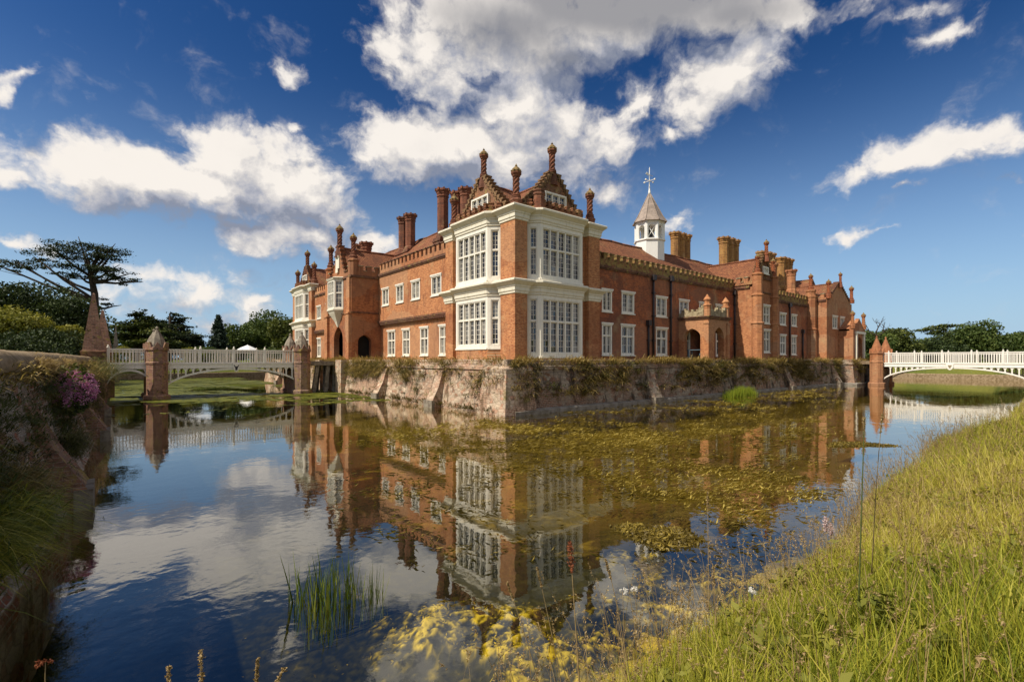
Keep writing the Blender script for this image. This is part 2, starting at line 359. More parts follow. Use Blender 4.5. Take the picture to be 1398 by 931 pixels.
def leaf_mat(name, cols, rough=.6, trans=.25, spec=.2):
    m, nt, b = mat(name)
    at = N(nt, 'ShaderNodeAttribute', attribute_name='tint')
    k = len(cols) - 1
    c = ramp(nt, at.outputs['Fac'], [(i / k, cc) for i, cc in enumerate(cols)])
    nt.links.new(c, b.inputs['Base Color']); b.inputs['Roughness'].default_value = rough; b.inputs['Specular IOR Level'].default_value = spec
    if trans > 0:
        tr = N(nt, 'ShaderNodeBsdfTranslucent'); nt.links.new(mixc(nt, 1, c, (1.0, 1.0, .55), 'MULTIPLY'), tr.inputs[0])
        mx = N(nt, 'ShaderNodeMixShader'); mx.inputs[0].default_value = trans
        out = nt.nodes['Material Output']
        nt.links.new(b.outputs[0], mx.inputs[1]); nt.links.new(tr.outputs[0], mx.inputs[2]); nt.links.new(mx.outputs[0], out.inputs[0])
    return m
MT['leaf_dark'] = leaf_mat('dark_yew_foliage', [(.016, .026, .009), (.038, .058, .016), (.10, .122, .032)], trans=.15)
MT['leaf_mid'] = leaf_mat('green_foliage', [(.032, .056, .015), (.08, .115, .027), (.17, .195, .045)])
MT['leaf_yellow'] = leaf_mat('yellow_green_foliage', [(.09, .11, .02), (.19, .19, .03), (.34, .30, .05)])
MT['leaf_cedar'] = leaf_mat('cedar_foliage', [(.018, .028, .014), (.042, .058, .024), (.095, .11, .042)], trans=.12)
MT['leaf_cedar_gold'] = leaf_mat('golden_cedar_foliage', [(.035, .052, .014), (.095, .115, .026), (.20, .205, .045)], trans=.2)  # lighter, yellower foliage colour for whole trees and shrubs
MT['leaf_fir'] = leaf_mat('blue_green_fir', [(.02, .034, .024), (.035, .055, .034), (.055, .08, .045)], trans=.12)
MT['grass'] = leaf_mat('bank_grass', [(.060, .095, .010), (.20, .235, .022), (.41, .39, .038), (.54, .45, .095), (.66, .53, .24)], rough=.5, trans=.35)
MT['straw'] = leaf_mat('dry_grass', [(.22, .15, .06), (.36, .25, .11), (.50, .37, .18)], rough=.7, trans=.3)
MT['reed'] = leaf_mat('green_reed', [(.05, .085, .015), (.12, .17, .022), (.26, .27, .05)], rough=.45, trans=.3)
MT['reed_bright'] = leaf_mat('bright_reed', [(.16, .23, .02), (.27, .33, .03), (.38, .40, .05)], rough=.5, trans=.4)
MT['wallplant'] = leaf_mat('wall_plants', [(.022, .028, .009), (.065, .062, .014), (.19, .14, .035), (.38, .27, .085), (.50, .37, .15)], rough=.7, trans=.25)
MT['wallplant_green'] = leaf_mat('green_wall_plants', [(.024, .036, .010), (.06, .08, .018), (.14, .155, .036), (.27, .23, .08)], rough=.6, trans=.25)
MT['weed'] = leaf_mat('floating_weed', [(.055, .042, .010), (.15, .105, .016), (.31, .225, .036), (.50, .38, .09)], rough=.5, trans=.2, spec=.3)
MT['weed_green'] = leaf_mat('green_pond_weed', [(.06, .075, .010), (.13, .145, .016), (.24, .23, .03)], rough=.5, trans=.2, spec=.3)
MT['weed_deep'] = leaf_mat('submerged_weed', [(.05, .045, .008), (.22, .165, .012), (.52, .38, .018), (.76, .58, .05)], rough=.8, trans=.2, spec=.0)
MT['weed_carpet'] = leaf_mat('weed_carpet', [(.014,.016,.012), (.045,.042,.014), (.20,.155,.016), (.47,.36,.035), (.74,.57,.07)], rough=.9, trans=.0, spec=.0)
MT['pink'] = leaf_mat('pink_petals', [(.42, .09, .30), (.66, .26, .48), (.80, .50, .64)], rough=.7, trans=.3)
MT['petal_white'] = leaf_mat('white_petals', [(.7, .66, .6), (.8, .78, .74)], rough=.7, trans=.2)
MT['petal_pale'] = leaf_mat('pale_pink_petals', [(.60, .42, .42), (.72, .58, .55)], rough=.7, trans=.3)
MT['russet'] = leaf_mat('russet_seeds', [(.16, .045, .02), (.30, .10, .04)], rough=.8, trans=.1)

# ------------------------------------------------------------------ mesh helpers
Z = Vector((0, 0, 1))
class MB:
    """collects faces of one part"""
    def __init__(s): s.v = []; s.f = []; s.sm = []
    def add(s, vs, fs, smooth=False):
        k = len(s.v); s.v.extend(tuple(v) for v in vs); s.f.extend(tuple(i + k for i in f) for f in fs); s.sm.extend([smooth] * len(fs))
    def box(s, x0, x1, y0, y1, z0, z1):
        s.add([(x0,y0,z0),(x1,y0,z0),(x1,y1,z0),(x0,y1,z0),(x0,y0,z1),(x1,y0,z1),(x1,y1,z1),(x0,y1,z1)],
              [(0,3,2,1),(4,5,6,7),(0,1,5,4),(1,2,6,5),(2,3,7,6),(3,0,4,7)])
    def obox(s, P, e, n, u0, u1, w0, w1, z0, z1):
        q = [P + e*u + n*w + Z*z for z in (z0, z1) for (u, w) in ((u0,w0),(u1,w0),(u1,w1),(u0,w1))]
        s.add(q, [(0,1,2,3),(7,6,5,4),(4,5,1,0),(5,6,2,1),(6,7,3,2),(7,4,0,3)])
    def quad(s, a, b, c, d): s.add([a,b,c,d], [(0,1,2,3)])
    def prism(s, P, e, n, prof, w0, w1):
        """profile of (u,z) points pushed from w0 to w1 along n"""
        k = len(prof)
        vs = [P + e*u + n*w0 + Z*z for u, z in prof] + [P + e*u + n*w1 + Z*z for u, z in prof]
        s.add(vs, [tuple(range(k)), tuple(range(2*k-1, k-1, -1))] + [(i, k+i, k+(i+1)%k, (i+1)%k) for i in range(k)])
    def lathe(s, prof, n=8, c=(0,0,0), turn=0.0, twist=0.0, star=0.0, smooth=False, cap=True):
        c = Vector(c); vs = []; a0 = turn
        for i, (r, z) in enumerate(prof):
            for k in range(n):
                rr = r * (1 - star * (k % 2)); a = a0 + twist * i + 2*math.pi*k/n
                vs.append((c.x + rr*math.cos(a), c.y + rr*math.sin(a), c.z + z))
        fs = []
        for i in range(len(prof)-1):
            for k in range(n):
                fs.append((i*n+k, i*n+(k+1)%n, (i+1)*n+(k+1)%n, (i+1)*n+k))
        if cap:
            fs.append(tuple(range(n-1, -1, -1))); fs.append(tuple((len(prof)-1)*n + k for k in range(n)))
        s.add(vs, fs, smooth)
    def tube(s, pts, rad, n=6):
        pts = [Vector(p) for p in pts]
        if not hasattr(rad, '__len__'): rad = [rad]*len(pts)
        vs = []; up = Vector((.3, .2, 1)).normalized()
        for i, p in enumerate(pts):
            d = (pts[min(i+1, len(pts)-1)] - pts[max(i-1, 0)]).normalized()
            a = d.cross(up if abs(d.dot(up)) < .95 else Vector((1, 0, 0))).normalized(); b = d.cross(a)
            for k in range(n):
                t = 2*math.pi*k/n; vs.append(p + (a*math.cos(t) + b*math.sin(t)) * rad[i])
        fs = [(i*n+k, i*n+(k+1)%n, (i+1)*n+(k+1)%n, (i+1)*n+k) for i in range(len(pts)-1) for k in range(n)]
        fs += [tuple(range(n-1, -1, -1)), tuple((len(pts)-1)*n+k for k in range(n))]
        s.add(vs, fs, True)
    def sweep(s, path, prof, closed=False, cap=True):
        """profile (out, z) along a plan path whose outside is on its right"""
        m = len(path); rows = []
        P = [Vector((p[0], p[1], 0)) for p in path]
        for i in range(m):
            ns = []
            if i > 0 or closed:
                d = (P[i] - P[i-1]).normalized(); ns.append(Vector((d.y, -d.x, 0)))
            if i < m-1 or closed:
                d = (P[(i+1) % m] - P[i]).normalized(); ns.append(Vector((d.y, -d.x, 0)))
            b = ns[0] if len(ns) == 1 else (ns[0] + ns[1]) / max(.25, 1 + ns[0].dot(ns[1]))
            rows.append([P[i] + b*o + Z*z for o, z in prof])
        k = len(prof); vs = [v for r in rows for v in r]; fs = []
        for i in range(m - (0 if closed else 1)):
            j = (i+1) % m
            for q in range(k-1): fs.append((i*k+q, j*k+q, j*k+q+1, i*k+q+1))
        if cap and not closed: fs += [tuple(range(k)), tuple((m-1)*k + q for q in range(k-1, -1, -1))]
        s.add(vs, fs)
    def build(s, name, m, parent=None, bevel=0, bseg=1):
        me = bpy.data.meshes.new(name)
        o = Vector((0, 0, 0)) if parent is None else origin_of(parent)
        me.from_pydata([(v[0]-o.x, v[1]-o.y, v[2]-o.z) for v in s.v], [], s.f)
        me.polygons.foreach_set('use_smooth', s.sm)
        me.update()
        ms = m if isinstance(m, (list, tuple)) else [m]
        for q in ms: me.materials.append(q)
        ob = bpy.data.objects.new(name, me); col.objects.link(ob)
        if parent is not None: ob.parent = parent
        if bevel:
            bv = ob.modifiers.new('soft_edges', 'BEVEL'); bv.width = bevel; bv.segments = bseg; bv.limit_method = 'ANGLE'
        return ob
def origin_of(o):
    v = Vector((0, 0, 0))
    while o is not None: v += o.location; o = o.parent
    return v
def tag(o, label, cat=None, group=None, kind=None):
    if label: o['label'] = label
    if cat: o['category'] = cat
    if group: o['group'] = group
    if kind: o['kind'] = kind
    return o
def thing(name, label, cat, loc=(0,0,0), group=None):
    o = bpy.data.objects.new(name, None); col.objects.link(o); o.location = loc; o.empty_display_size = .3
    return tag(o, label, cat, group)
def np_mesh(name, V, Fs, m, tint=None, parent=None, loc=None, smooth=False):
    me = bpy.data.meshes.new(name); nv = len(V)
    me.vertices.add(nv); me.vertices.foreach_set('co', np.ascontiguousarray(V, dtype=np.float32).ravel())
    tot = sum(F.size for F in Fs); me.loops.add(tot)
    me.loops.foreach_set('vertex_index', np.concatenate([F.ravel() for F in Fs]).astype(np.int32))
    cnt = np.concatenate([np.full(len(F), F.shape[1]) for F in Fs]).astype(np.int32)
    me.polygons.add(len(cnt))
    me.polygons.foreach_set('loop_start', np.concatenate([[0], np.cumsum(cnt)[:-1]]).astype(np.int32))
    if smooth: me.polygons.foreach_set('use_smooth', np.ones(len(cnt), bool))
    me.update(calc_edges=True)
    if tint is not None:
        a = me.attributes.new('tint', 'FLOAT', 'POINT'); a.data.foreach_set('value', np.asarray(tint, dtype=np.float32))
    me.materials.append(m)
    ob = bpy.data.objects.new(name, me); col.objects.link(ob)
    if parent is not None: ob.parent = parent
    if loc is not None: ob.location = loc
    return ob
def blades(P, H, W, az, lean, droop, tint):
    """grass blades: base points P (n,3), three segments each -> verts, faces, tint"""
    n = len(P); t = np.array([0, .38, .72, 1.0]); wf = np.array([1, .85, .5, 0])
    d = np.stack([np.cos(az), np.sin(az), np.zeros(n)], 1); s = np.stack([-np.sin(az), np.cos(az), np.zeros(n)], 1)
    tw = nr.uniform(-1.2, 1.2, n)[:, None]; s = s*np.cos(tw) + d*np.sin(tw)*.8
    V = np.zeros((n, 7, 3))
    for k in range(4):
        c = P + d*((lean*.75*t[k] + .30*droop*t[k]**2)*H)[:, None]
        c[:, 2] += H*(t[k]*(1-.25*np.minimum(lean, 1.4)) - .58*np.abs(droop)*t[k]**2)
        if k < 3:
            V[:, 2*k] = c - s*(W*wf[k]/2)[:, None]; V[:, 2*k+1] = c + s*(W*wf[k]/2)[:, None]
        else: V[:, 6] = c
    b = (np.arange(n)*7)[:, None]
    Q = np.concatenate([b + np.array([[0,1,3,2]]), b + np.array([[2,3,5,4]])]); T = b + np.array([[4,5,6]])
    return V.reshape(-1, 3), [Q, T], np.repeat(tint, 7)
def leaves(P, size, tint, flat=0.0, asp=1.0, nrm=None):
    """small leaf quads round points P"""
    n = len(P); q = nr.normal(size=(n, 3)) if nrm is None else nrm + nr.normal(size=(n, 3))*.55
    q[:, 2] += flat*np.sign(q[:, 2] + 1e-9)*np.abs(nr.normal(size=n))*2 + flat
    q /= np.linalg.norm(q, axis=1)[:, None] + 1e-9
    r = nr.normal(size=(n, 3)); a = np.cross(q, r); a /= np.linalg.norm(a, axis=1)[:, None] + 1e-9; b = np.cross(q, a)
    sz = size*nr.uniform(.6, 1.3, n); a = a*(sz*asp)[:, None]; b = b*sz[:, None]
    V = np.stack([P - a*.5, P - b*.5*.7 + a*.05, P + a*.5, P + b*.5], 1).reshape(-1, 3)
    return V, [(np.arange(n)*4)[:, None] + np.array([[0,1,2,3]])], np.repeat(tint, 4)
def merge(parts):
    V = []; Q = {}; T = []; k = 0
    for v, fs, t in parts:
        for F in fs: Q.setdefault(F.shape[1], []).append(F + k)
        V.append(v); T.append(t); k += len(v)
    return np.concatenate(V), [np.concatenate(q) for q in Q.values()], np.concatenate(T)
def vnoise(x, y, s, seed=0):
    """smooth value noise 0..1"""
    x = np.asarray(x, float)*s + 517.3 + seed*17.1; y = np.asarray(y, float)*s + 311.7 + seed*9.7
    xi, yi = np.floor(x), np.floor(y); fx, fy = x-xi, y-yi; fx = fx*fx*(3-2*fx); fy = fy*fy*(3-2*fy)
    h = lambda a, b: np.modf(np.abs(np.sin(a*127.1 + b*311.7 + seed*74.7)*43758.5453))[0]
    return (h(xi,yi)*(1-fx) + h(xi+1,yi)*fx)*(1-fy) + (h(xi,yi+1)*(1-fx) + h(xi+1,yi+1)*fx)*fy
def fbm(x, y, s, seed=0, o=4):
    return sum(vnoise(x, y, s*2**i, seed+i)*.5**i for i in range(o)) / sum(.5**i for i in range(o))

# ------------------------------------------------------------------ the manor house
X, Y = Vector((1,0,0)), Vector((0,1,0))
house = thing('manor_house', 'long red brick moated manor house with white bay windows, stepped gables and twisted chimneys', 'manor house', (0,0,0))
S = lambda y: (Vector((0, y, 0)), X, -Y)      # a wall facing south, u = x
W_ = lambda x: (Vector((x, 0, 0)), Y, -X)     # a wall facing west, u = y

def arch_curve(u0, u1, zs, zt, k=9, point=.35):
    """from (u0, zs) over the top (mid, zt) to (u1, zs)"""
    um = (u0+u1)/2; hw = (u1-u0)/2; pts = []
    for i in range(2*k+1):
        t = i/(2*k)*2-1
        a = math.sqrt(max(0, 1-t*t)); b = 1-abs(t)
        pts.append((um + hw*t, zs + (zt-zs)*((1-point)*a + point*b)))
    return pts
def wall(mb, F, u0, u1, z0, z1, holes=(), depth=.16, arches=()):
    P, e, n = F
    rects = [(a, b, c, d) for a, b, c, d in holes] + [(a, b, c, t) for a, b, c, s, t in arches]
    us = sorted({u0, u1, *[v for r in rects for v in r[:2] if u0 < v < u1]}); zs = sorted({z0, z1, *[v for r in rects for v in r[2:] if z0 < v < z1]})
    pt = lambda u, w, z: P + e*u + n*w + Z*z
    for i in range(len(us)-1):
        for j in range(len(zs)-1):
            cu, cz = (us[i]+us[i+1])/2, (zs[j]+zs[j+1])/2
            if any(a < cu < b and c < cz < d for a, b, c, d in rects): continue
            mb.quad(pt(us[i],0,zs[j]), pt(us[i+1],0,zs[j]), pt(us[i+1],0,zs[j+1]), pt(us[i],0,zs[j+1]))
    for a, b, c, d in holes:
        for p, q in (((a,c),(b,c)),((b,c),(b,d)),((b,d),(a,d)),((a,d),(a,c))):
            mb.quad(pt(p[0],0,p[1]), pt(q[0],0,q[1]), pt(q[0],-depth,q[1]), pt(p[0],-depth,p[1]))
    for a, b, c, s_, t in arches:
        cv_ = arch_curve(a, b, s_, t); dd = max(depth, .45)
        for (ua, za), (ub, zb) in zip(cv_, cv_[1:]):
            mb.quad(pt(ua,0,za), pt(ub,0,zb), pt(ub,0,t), pt(ua,0,t))
            mb.quad(pt(ua,0,za), pt(ub,0,zb), pt(ub,-dd,zb), pt(ua,-dd,za))
        for u in (a, b): mb.quad(pt(u,0,c), pt(u,-dd,c), pt(u,-dd,s_), pt(u,0,s_))
def lights(fr, pn, F, u0, u1, z0, z1, nl, transom=None, cols=2, rows=(3, 4), fw=.10, mw=.07, w0=-.13, w1=-.02, bars=True):
    """white frame with nl lights, a transom at the given height fraction, glazing bars; panes at w0+.03"""
    P, e, n = F
    fr.obox(P,e,n, u0, u0+fw, w0, w1, z0, z1); fr.obox(P,e,n, u1-fw, u1, w0, w1, z0, z1)
    fr.obox(P,e,n, u0+fw, u1-fw, w0, w1, z0, z0+fw); fr.obox(P,e,n, u0+fw, u1-fw, w0, w1, z1-fw, z1)
    a, b, c, d = u0+fw, u1-fw, z0+fw, z1-fw; lw = (b-a-mw*(nl-1))/nl
    for k in range(1, nl):
        u = a + k*lw + (k-1)*mw; fr.obox(P,e,n, u, u+mw, w0+.005, w1-.012, c, d)
    spans = [(c, d, rows[1])]
    if transom:
        zt = c + (d-c)*transom; spans = [(c, zt-mw/2, rows[0]), (zt+mw/2, d, rows[1])]
    for k in range(nl):
        ua = a + k*(lw+mw); ub = ua+lw
        if transom: fr.obox(P,e,n, ua, ub, w0+.01, w1-.02, zt-mw/2, zt+mw/2)
        for (za, zb, r) in spans:
            s_ = .028   # casement's own frame
            fr.obox(P,e,n, ua, ua+s_, w0+.015, w0+.055, za, zb); fr.obox(P,e,n, ub-s_, ub, w0+.015, w0+.055, za, zb)
            fr.obox(P,e,n, ua+s_, ub-s_, w0+.015, w0+.055, za, za+s_); fr.obox(P,e,n, ua+s_, ub-s_, w0+.015, w0+.055, zb-s_, zb)
            if bars:
                for q in range(1, cols):
                    u = ua + (ub-ua)*q/cols; fr.obox(P,e,n, u-.011, u+.011, w0+.02, w0+.047, za+s_, zb-s_)
                for q in range(1, r):
                    z = za + (zb-za)*q/r; fr.obox(P,e,n, ua+s_, ub-s_, w0+.022, w0+.045, z-.011, z+.011)
    # every small pane sits a little differently in its leads
    pt = lambda u, z, t: P + e*u + n*(w0+.031+t) + Z*z
    for k in range(nl):
        ua = a + k*(lw+mw); ub = ua+lw
        for (za, zb, r) in spans:
            for i in range(cols):
                for j in range(r):
                    p0, p1 = ua+(ub-ua)*i/cols, ua+(ub-ua)*(i+1)/cols; q0, q1 = za+(zb-za)*j/r, za+(zb-za)*(j+1)/r
                    s1, s2 = rnd.gauss(0, .0035), rnd.gauss(0, .0035)
                    pn.quad(pt(p0,q0,-s1-s2), pt(p1,q0,s1-s2), pt(p1,q1,s1+s2), pt(p0,q1,s2-s1))
def window(F, u0, u1, z0, z1, nl=2, transom=None, rows=(4, 4), hood=True, fm='white', parent=None, name='window', cols=2):
    fr, pn = MB(), MB(); P, e, n = F
    lights(fr, pn, F, u0, u1, z0, z1, nl, transom, cols, rows, fw=.11, mw=.075, w0=-.13, w1=.012)
    if hood:
        fr.obox(P,e,n, u0-.09, u1+.09, -.02, .075, z1+.004, z1+.10); fr.obox(P,e,n, u0-.05, u1+.05, -.02, .045, z1-.07, z1)
    fr.obox(P,e,n, u0-.06, u1+.06, -.02, .07, z0-.075, z0-.003)
    o = fr.build(name, MT[fm], parent or house, bevel=.006)
    pn.build('pane', MT['glass'], o)
    return o
def part(mb, name, m, parent=None, **k): return mb.build(name, MT[m] if isinstance(m, str) else m, parent or house, **k)

# ---- pinnacles (turned brick finials) and chimney shafts
def pinnacle_mesh(base):
    mb = MB()
    if base:   # octagonal plinth
        mb.lathe([(.36,0),(.36,.42),(.40,.46),(.40,.52),(.33,.60),(.29,.66)], 8, turn=R(22.5))
    z = .66 if base else 0.0
    if not base:  # splayed pedestal standing on a gable
        mb.lathe([(.40,-.95),(.36,-.55),(.27,-.05),(.25,.0)], 8, turn=R(22.5))
    mb.lathe([(.26,z),(.30,z+.03),(.30,z+.09),(.25,z+.12),(.28,z+.17),(.28,z+.22),(.22,z+.26)], 12)
    k = 17; h0, h1 = z+.25, z+1.42
    mb.lathe([(.215, h0 + (h1-h0)*i/(k-1)) for i in range(k)], 12, twist=R(14), star=.22)
    mb.lathe([(.20,h1),(.25,h1+.05),(.25,h1+.10),(.31,h1+.18),(.335,h1+.24),(.335,h1+.30),(.25,h1+.33)], 8, turn=R(22.5))
    ca = MB()
    ca.lathe([(.27,h1+.325),(.30,h1+.42),(.24,h1+.56),(.13,h1+.68),(.06,h1+.74),(.085,h1+.79),(.03,h1+.86),(.005,h1+.95)], 8, turn=R(22.5), star=0)
    for a in range(8):
        t = R(22.5 + 45*a); ca.lathe([(.05,0),(.065,.05),(.01,.12)], 5, c=(.29*math.cos(t), .29*math.sin(t), h1+.36))
    return mb, ca
_pin = {}
def pinnacle(x, y, z, base=True, s=1.0, m='brick_chimney'):
    key = (base, m)
    if key not in _pin:
        mb, ca = pinnacle_mesh(base); p = part(mb, 'pinnacle', m); c = ca.build('pinnacle_cap', MT['lichen_cap'], p); _pin[key] = (p, c)
    else:
        p0, c0 = _pin[key]
        p = p0.copy(); col.objects.link(p); p.parent = house
        c = c0.copy(); col.objects.link(c); c.parent = p
    p.location = (x, y, z); p.scale = (s*1.13, s*1.13, s)
    return p
def chimney(shafts, z0, zt, r, m='brick_chimney', zb=None):
    """a stack: rectangular base carrying octagonal shafts with flared heads"""
    xs = [q[0] for q in shafts]; ys = [q[1] for q in shafts]; b = MB(); g = r+.12
    zb = zb if zb is not None else z0+.55
    b.box(min(xs)-g, max(xs)+g, min(ys)-g, max(ys)+g, z0, zb)
    b.box(min(xs)-g-.06, max(xs)+g+.06, min(ys)-g-.06, max(ys)+g+.06, zb-.28, zb-.16)
    st = part(b, 'chimney_stack', m)
    for (x, y) in shafts:
        s_ = MB(); rr = r
        s_.lathe([(rr*1.18,zb),(rr*1.18,zb+.18),(rr*1.0,zb+.3),(rr,zt-.62),(rr*1.12,zt-.58),(rr*1.12,zt-.5),(rr*1.02,zt-.46),(rr*1.16,zt-.34),(rr*1.16,zt-.27),(rr*1.34,zt-.16),(rr*1.34,zt-.02),(rr*1.2,zt),(rr*.7,zt),(rr*.7,zt-.4)],
                 8, c=(x,y,0), turn=R(22.5))
        for k in range(8):
            a = R(45*k + 22.5); s_.obox(Vector((x,y,0)), Vector((-math.sin(a),math.cos(a),0)), Vector((math.cos(a),math.sin(a),0)), -.07, .07, rr*1.0, rr*1.42, zt-.17, zt+.03)
        s_.build('chimney_shaft', MT[m], st)
    return st

# ---- parapets
def crenel(F, u0, u1, z0, zm, zt, mwid, pitch, m, cap='coping', capm=None, wth=.32, w=.0, string=True):
    P, e, n = F; pb, cp, sg = MB(), MB(), MB()
    pb.obox(P,e,n, u0, u1, w-wth, w+.003, z0, zm)
    k = max(1, round((u1-u0)/pitch)); pw = (u1-u0)/k; f = mwid/pitch
    for i in range(k):
        a = u0 + i*pw + pw*(1-f)/2; b = a + pw*f
        pb.obox(P,e,n, a, b, w-wth, w, zm, zt)
        cp.obox(P,e,n, a-.03, b+.03, w-wth-.03, w+.045, zt, zt+.075)
        if i: cp.obox(P,e,n, a-pw*(1-f)+.03, a-.03, w-wth-.02, w+.035, zm, zm+.05)
    o = part(pb, 'parapet', m)
    part(cp, 'coping', capm or cap, o)
    if string:
        sg.obox(P,e,n, u0, u1, w+.003, w+.11, z0-.10, z0+.06); sg.obox(P,e,n, u0, u1, w+.003, w+.06, z0-.19, z0-.10)
        sg.build('string_course', MT['brick_dado'], o)
    return o
def stepped_gable(F, uc, hw, z0, za, m, steps=9, th=.34, w=0.0, topw=.30, conc=.82, teeth=True):
    P, e, n = F; L = []
    for i in range(steps):
        h0, h1 = i/steps, (i+1)/steps
        q = topw + (hw-topw)*(1 - h0**conc) if i else hw
        L.append((q, z0 + (za-z0)*h0, z0 + (za-z0)*h1))
    prof = []
    for q, a, b in L: prof += [(uc+q, a), (uc+q, b)]
    prof += [(uc-q, z) for q, a, b in reversed(L) for z in (b, a)]
    g = MB(); g.prism(P, e, n, prof, w-th, w); o = part(g, 'gable', m)
    t = MB()
    for i, (q, a, b) in enumerate(L):
        qn = L[i+1][0] if i+1 < len(L) else topw*.5
        for sgn in (-1, 1):
            u0, u1 = sorted((uc+sgn*(q+.05), uc+sgn*(qn-.02)))
            t.obox(P,e,n, u0, u1, w-th-.04, w+.09, b, b+.09)
            if teeth:
                um = uc + sgn*(q-.10)
                t.obox(P,e,n, um-.09, um+.09, w+.002, w+.10, b-.20, b-.002); t.obox(P,e,n, um-.05, um+.05, w+.002, w+.06, b-.34, b-.20)
    t.build('gable_coping', MT['brick_dado'] if m != 'brick_gable' else MT['coping_brown'], o)
    return o
def ridge_roof(name, ax, a0, a1, c, hw, ze, zr, m='tile', parent=None, th=.12, hip=0):
    """roof with its ridge along ax ('x' or 'y') from a0 to a1 at cross position c"""
    mb = MB(); p = (lambda a, q, z: (a, q, z)) if ax == 'x' else (lambda a, q, z: (q, a, z))
    nseg = max(1, int((a1-a0)/1.2)); rr = random.Random(int(a0*10)+int(c*7))
    ridge = []
    for i in range(nseg+1):
        t = i/nseg; ridge.append((a0 + (a1-a0)*t, zr + (rr.uniform(-.05, .04) if 0 < i < nseg else 0)))
    for (A, za), (B, zb) in zip(ridge, ridge[1:]):
        for sgn in (-1, 1):
            mb.add([p(A, c+sgn*hw, ze), p(B, c+sgn*hw, ze), p(B, c, zb), p(A, c, za)], [(0,1,2,3)])
        rt = MB()
    mb.add([p(a0, c-hw, ze), p(a0, c+hw, ze), p(a0, c, zr)], [(0,1,2)]); mb.add([p(a1, c-hw, ze), p(a1, c+hw, ze), p(a1, c, zr)], [(0,1,2)])
    o = part(mb, name, m, parent)
    rt = MB()
    for (A, za), (B, zb) in zip(ridge, ridge[1:]): rt.tube([p(A+.01, c, za+.02), p(B-.01, c, zb+.02)], .09, 6)
    rt.build('ridge_tiles', MT['tile'], o)
    return o

# ================= walls
T0, T1 = 0.0, 6.9           # corner tower along the west front
LW = [(7.66,8.97),(10.56,11.81),(13.08,14.3),(15.59,16.8)]        # upper windows, west front
LL = [(7.06,8.29),(9.77,10.93),(12.5,13.68),(14.93,16.25)]        # lower windows
mir = lambda L: [(40.8-b, 40.8-a) for a, b in L]
HW = lambda L, z0, z1: [(a, b, z0, z1) for a, b in L]
for (ua, ub, UL, LLn) in ((6.5, 17.5, LW, LL), (23.3, 34.2, mir(LW), mir(LL))):
    wb = MB(); wall(wb, W_(.22), ua, ub, -.02, 3.0, HW(LLn, .32, 2.26)); wall(wb, W_(0), ua, ub, 3.0, 6.8, HW(UL, 4.31, 5.62))
    wb.quad((0,ua,3.0),(0,ub,3.0),(.22,ub,3.0),(.22,ua,3.0))
    west = part(wb, 'west_wall', 'brick')
    ua, ub = max(ua, 6.62), min(ub, 33.9)
    sg = MB(); sg.obox(*W_(0), ua, ub, .003, .09, 2.98, 3.12); sg.obox(*W_(0), ua, ub, -.2, .05, 2.88, 2.97)
    k = int((ub-ua)/.24)
    for i in range(k): sg.obox(*W_(0), ua+i*.24+.05, ua+i*.24+.17, -.18, .03, 2.78, 2.88)
    sg.build('jetty_moulding', MT['brick_dado'], west)
for L, a, b in ((LW, 4.31, 5.62), (mir(LW), 4.31, 5.62)):
    for u0, u1 in L: window(W_(0), u0, u1, a, b, 2, None, rows=(3, 3))
for L in (LL, mir(LL)):
    for u0, u1 in L: window(W_(.22), u0, u1, .32, 2.26, 2, .62, rows=(2, 1))
crenel(W_(0), 6.62, 17.5, 6.85, 7.25, 7.66, .34, .62, 'brick', capm='brick_dado')
crenel(W_(0), 23.3, 33.9, 6.85, 7.25, 7.66, .34, .62, 'brick', capm='brick_dado')

# south front, main range
SU = [(6.98,7.95,3.05,4.40),(8.93,10.25,3.05,4.42),(12.72,14.02,3.05,4.42),(15.62,16.9,3.05,4.42),(18.4,19.5,3.05,4.42),(20.9,22.1,3.05,4.42)]
SL = [(6.98,7.95,.32,2.26),(8.86,10.25,.32,2.26),(12.72,14.08,.32,2.22),(16.05,17.1,.12,2.22),(20.9,22.1,.32,2.22)]
sb = MB(); wall(sb, S(0), 6.2, 24.1, -.02, 5.85, SU + SL); part(sb, 'south_wall', 'brick_dark')
for q in SU: window(S(0), *q, 2, None, rows=(4, 4))
for q in SL: window(S(0), *q, 2, .64, rows=(2, 1))
crenel(S(0), 6.4, 24.0, 5.87, 6.30, 6.68, .36, .64, 'brick_lichen', capm='lichen_cap')
for x, zt in ((12.3, 5.75), (14.42, 5.9), (11.72, 2.6), (23.86, 5.7)):
    p = MB(); p.lathe([(.075,.0),(.075,zt-.1)], 10, c=(x,-.10,0), smooth=True); p.box(x-.17,x+.17,-.26,-.01,zt-.25,zt+.12)
    for z in (1.3, 3.0, 4.6):
        if z < zt: p.box(x-.12,x+.12,-.2,-.01,z,z+.08)
    part(p, 'drainpipe', 'lead_pipe')
# long roofs
ridge_roof('south_roof', 'x', 5.5, 36.5, 4.1, 3.75, 6.0, 9.05)
ridge_roof('west_roof', 'y', 6.0, 35.0, 4.1, 3.9, 6.95, 10.45)

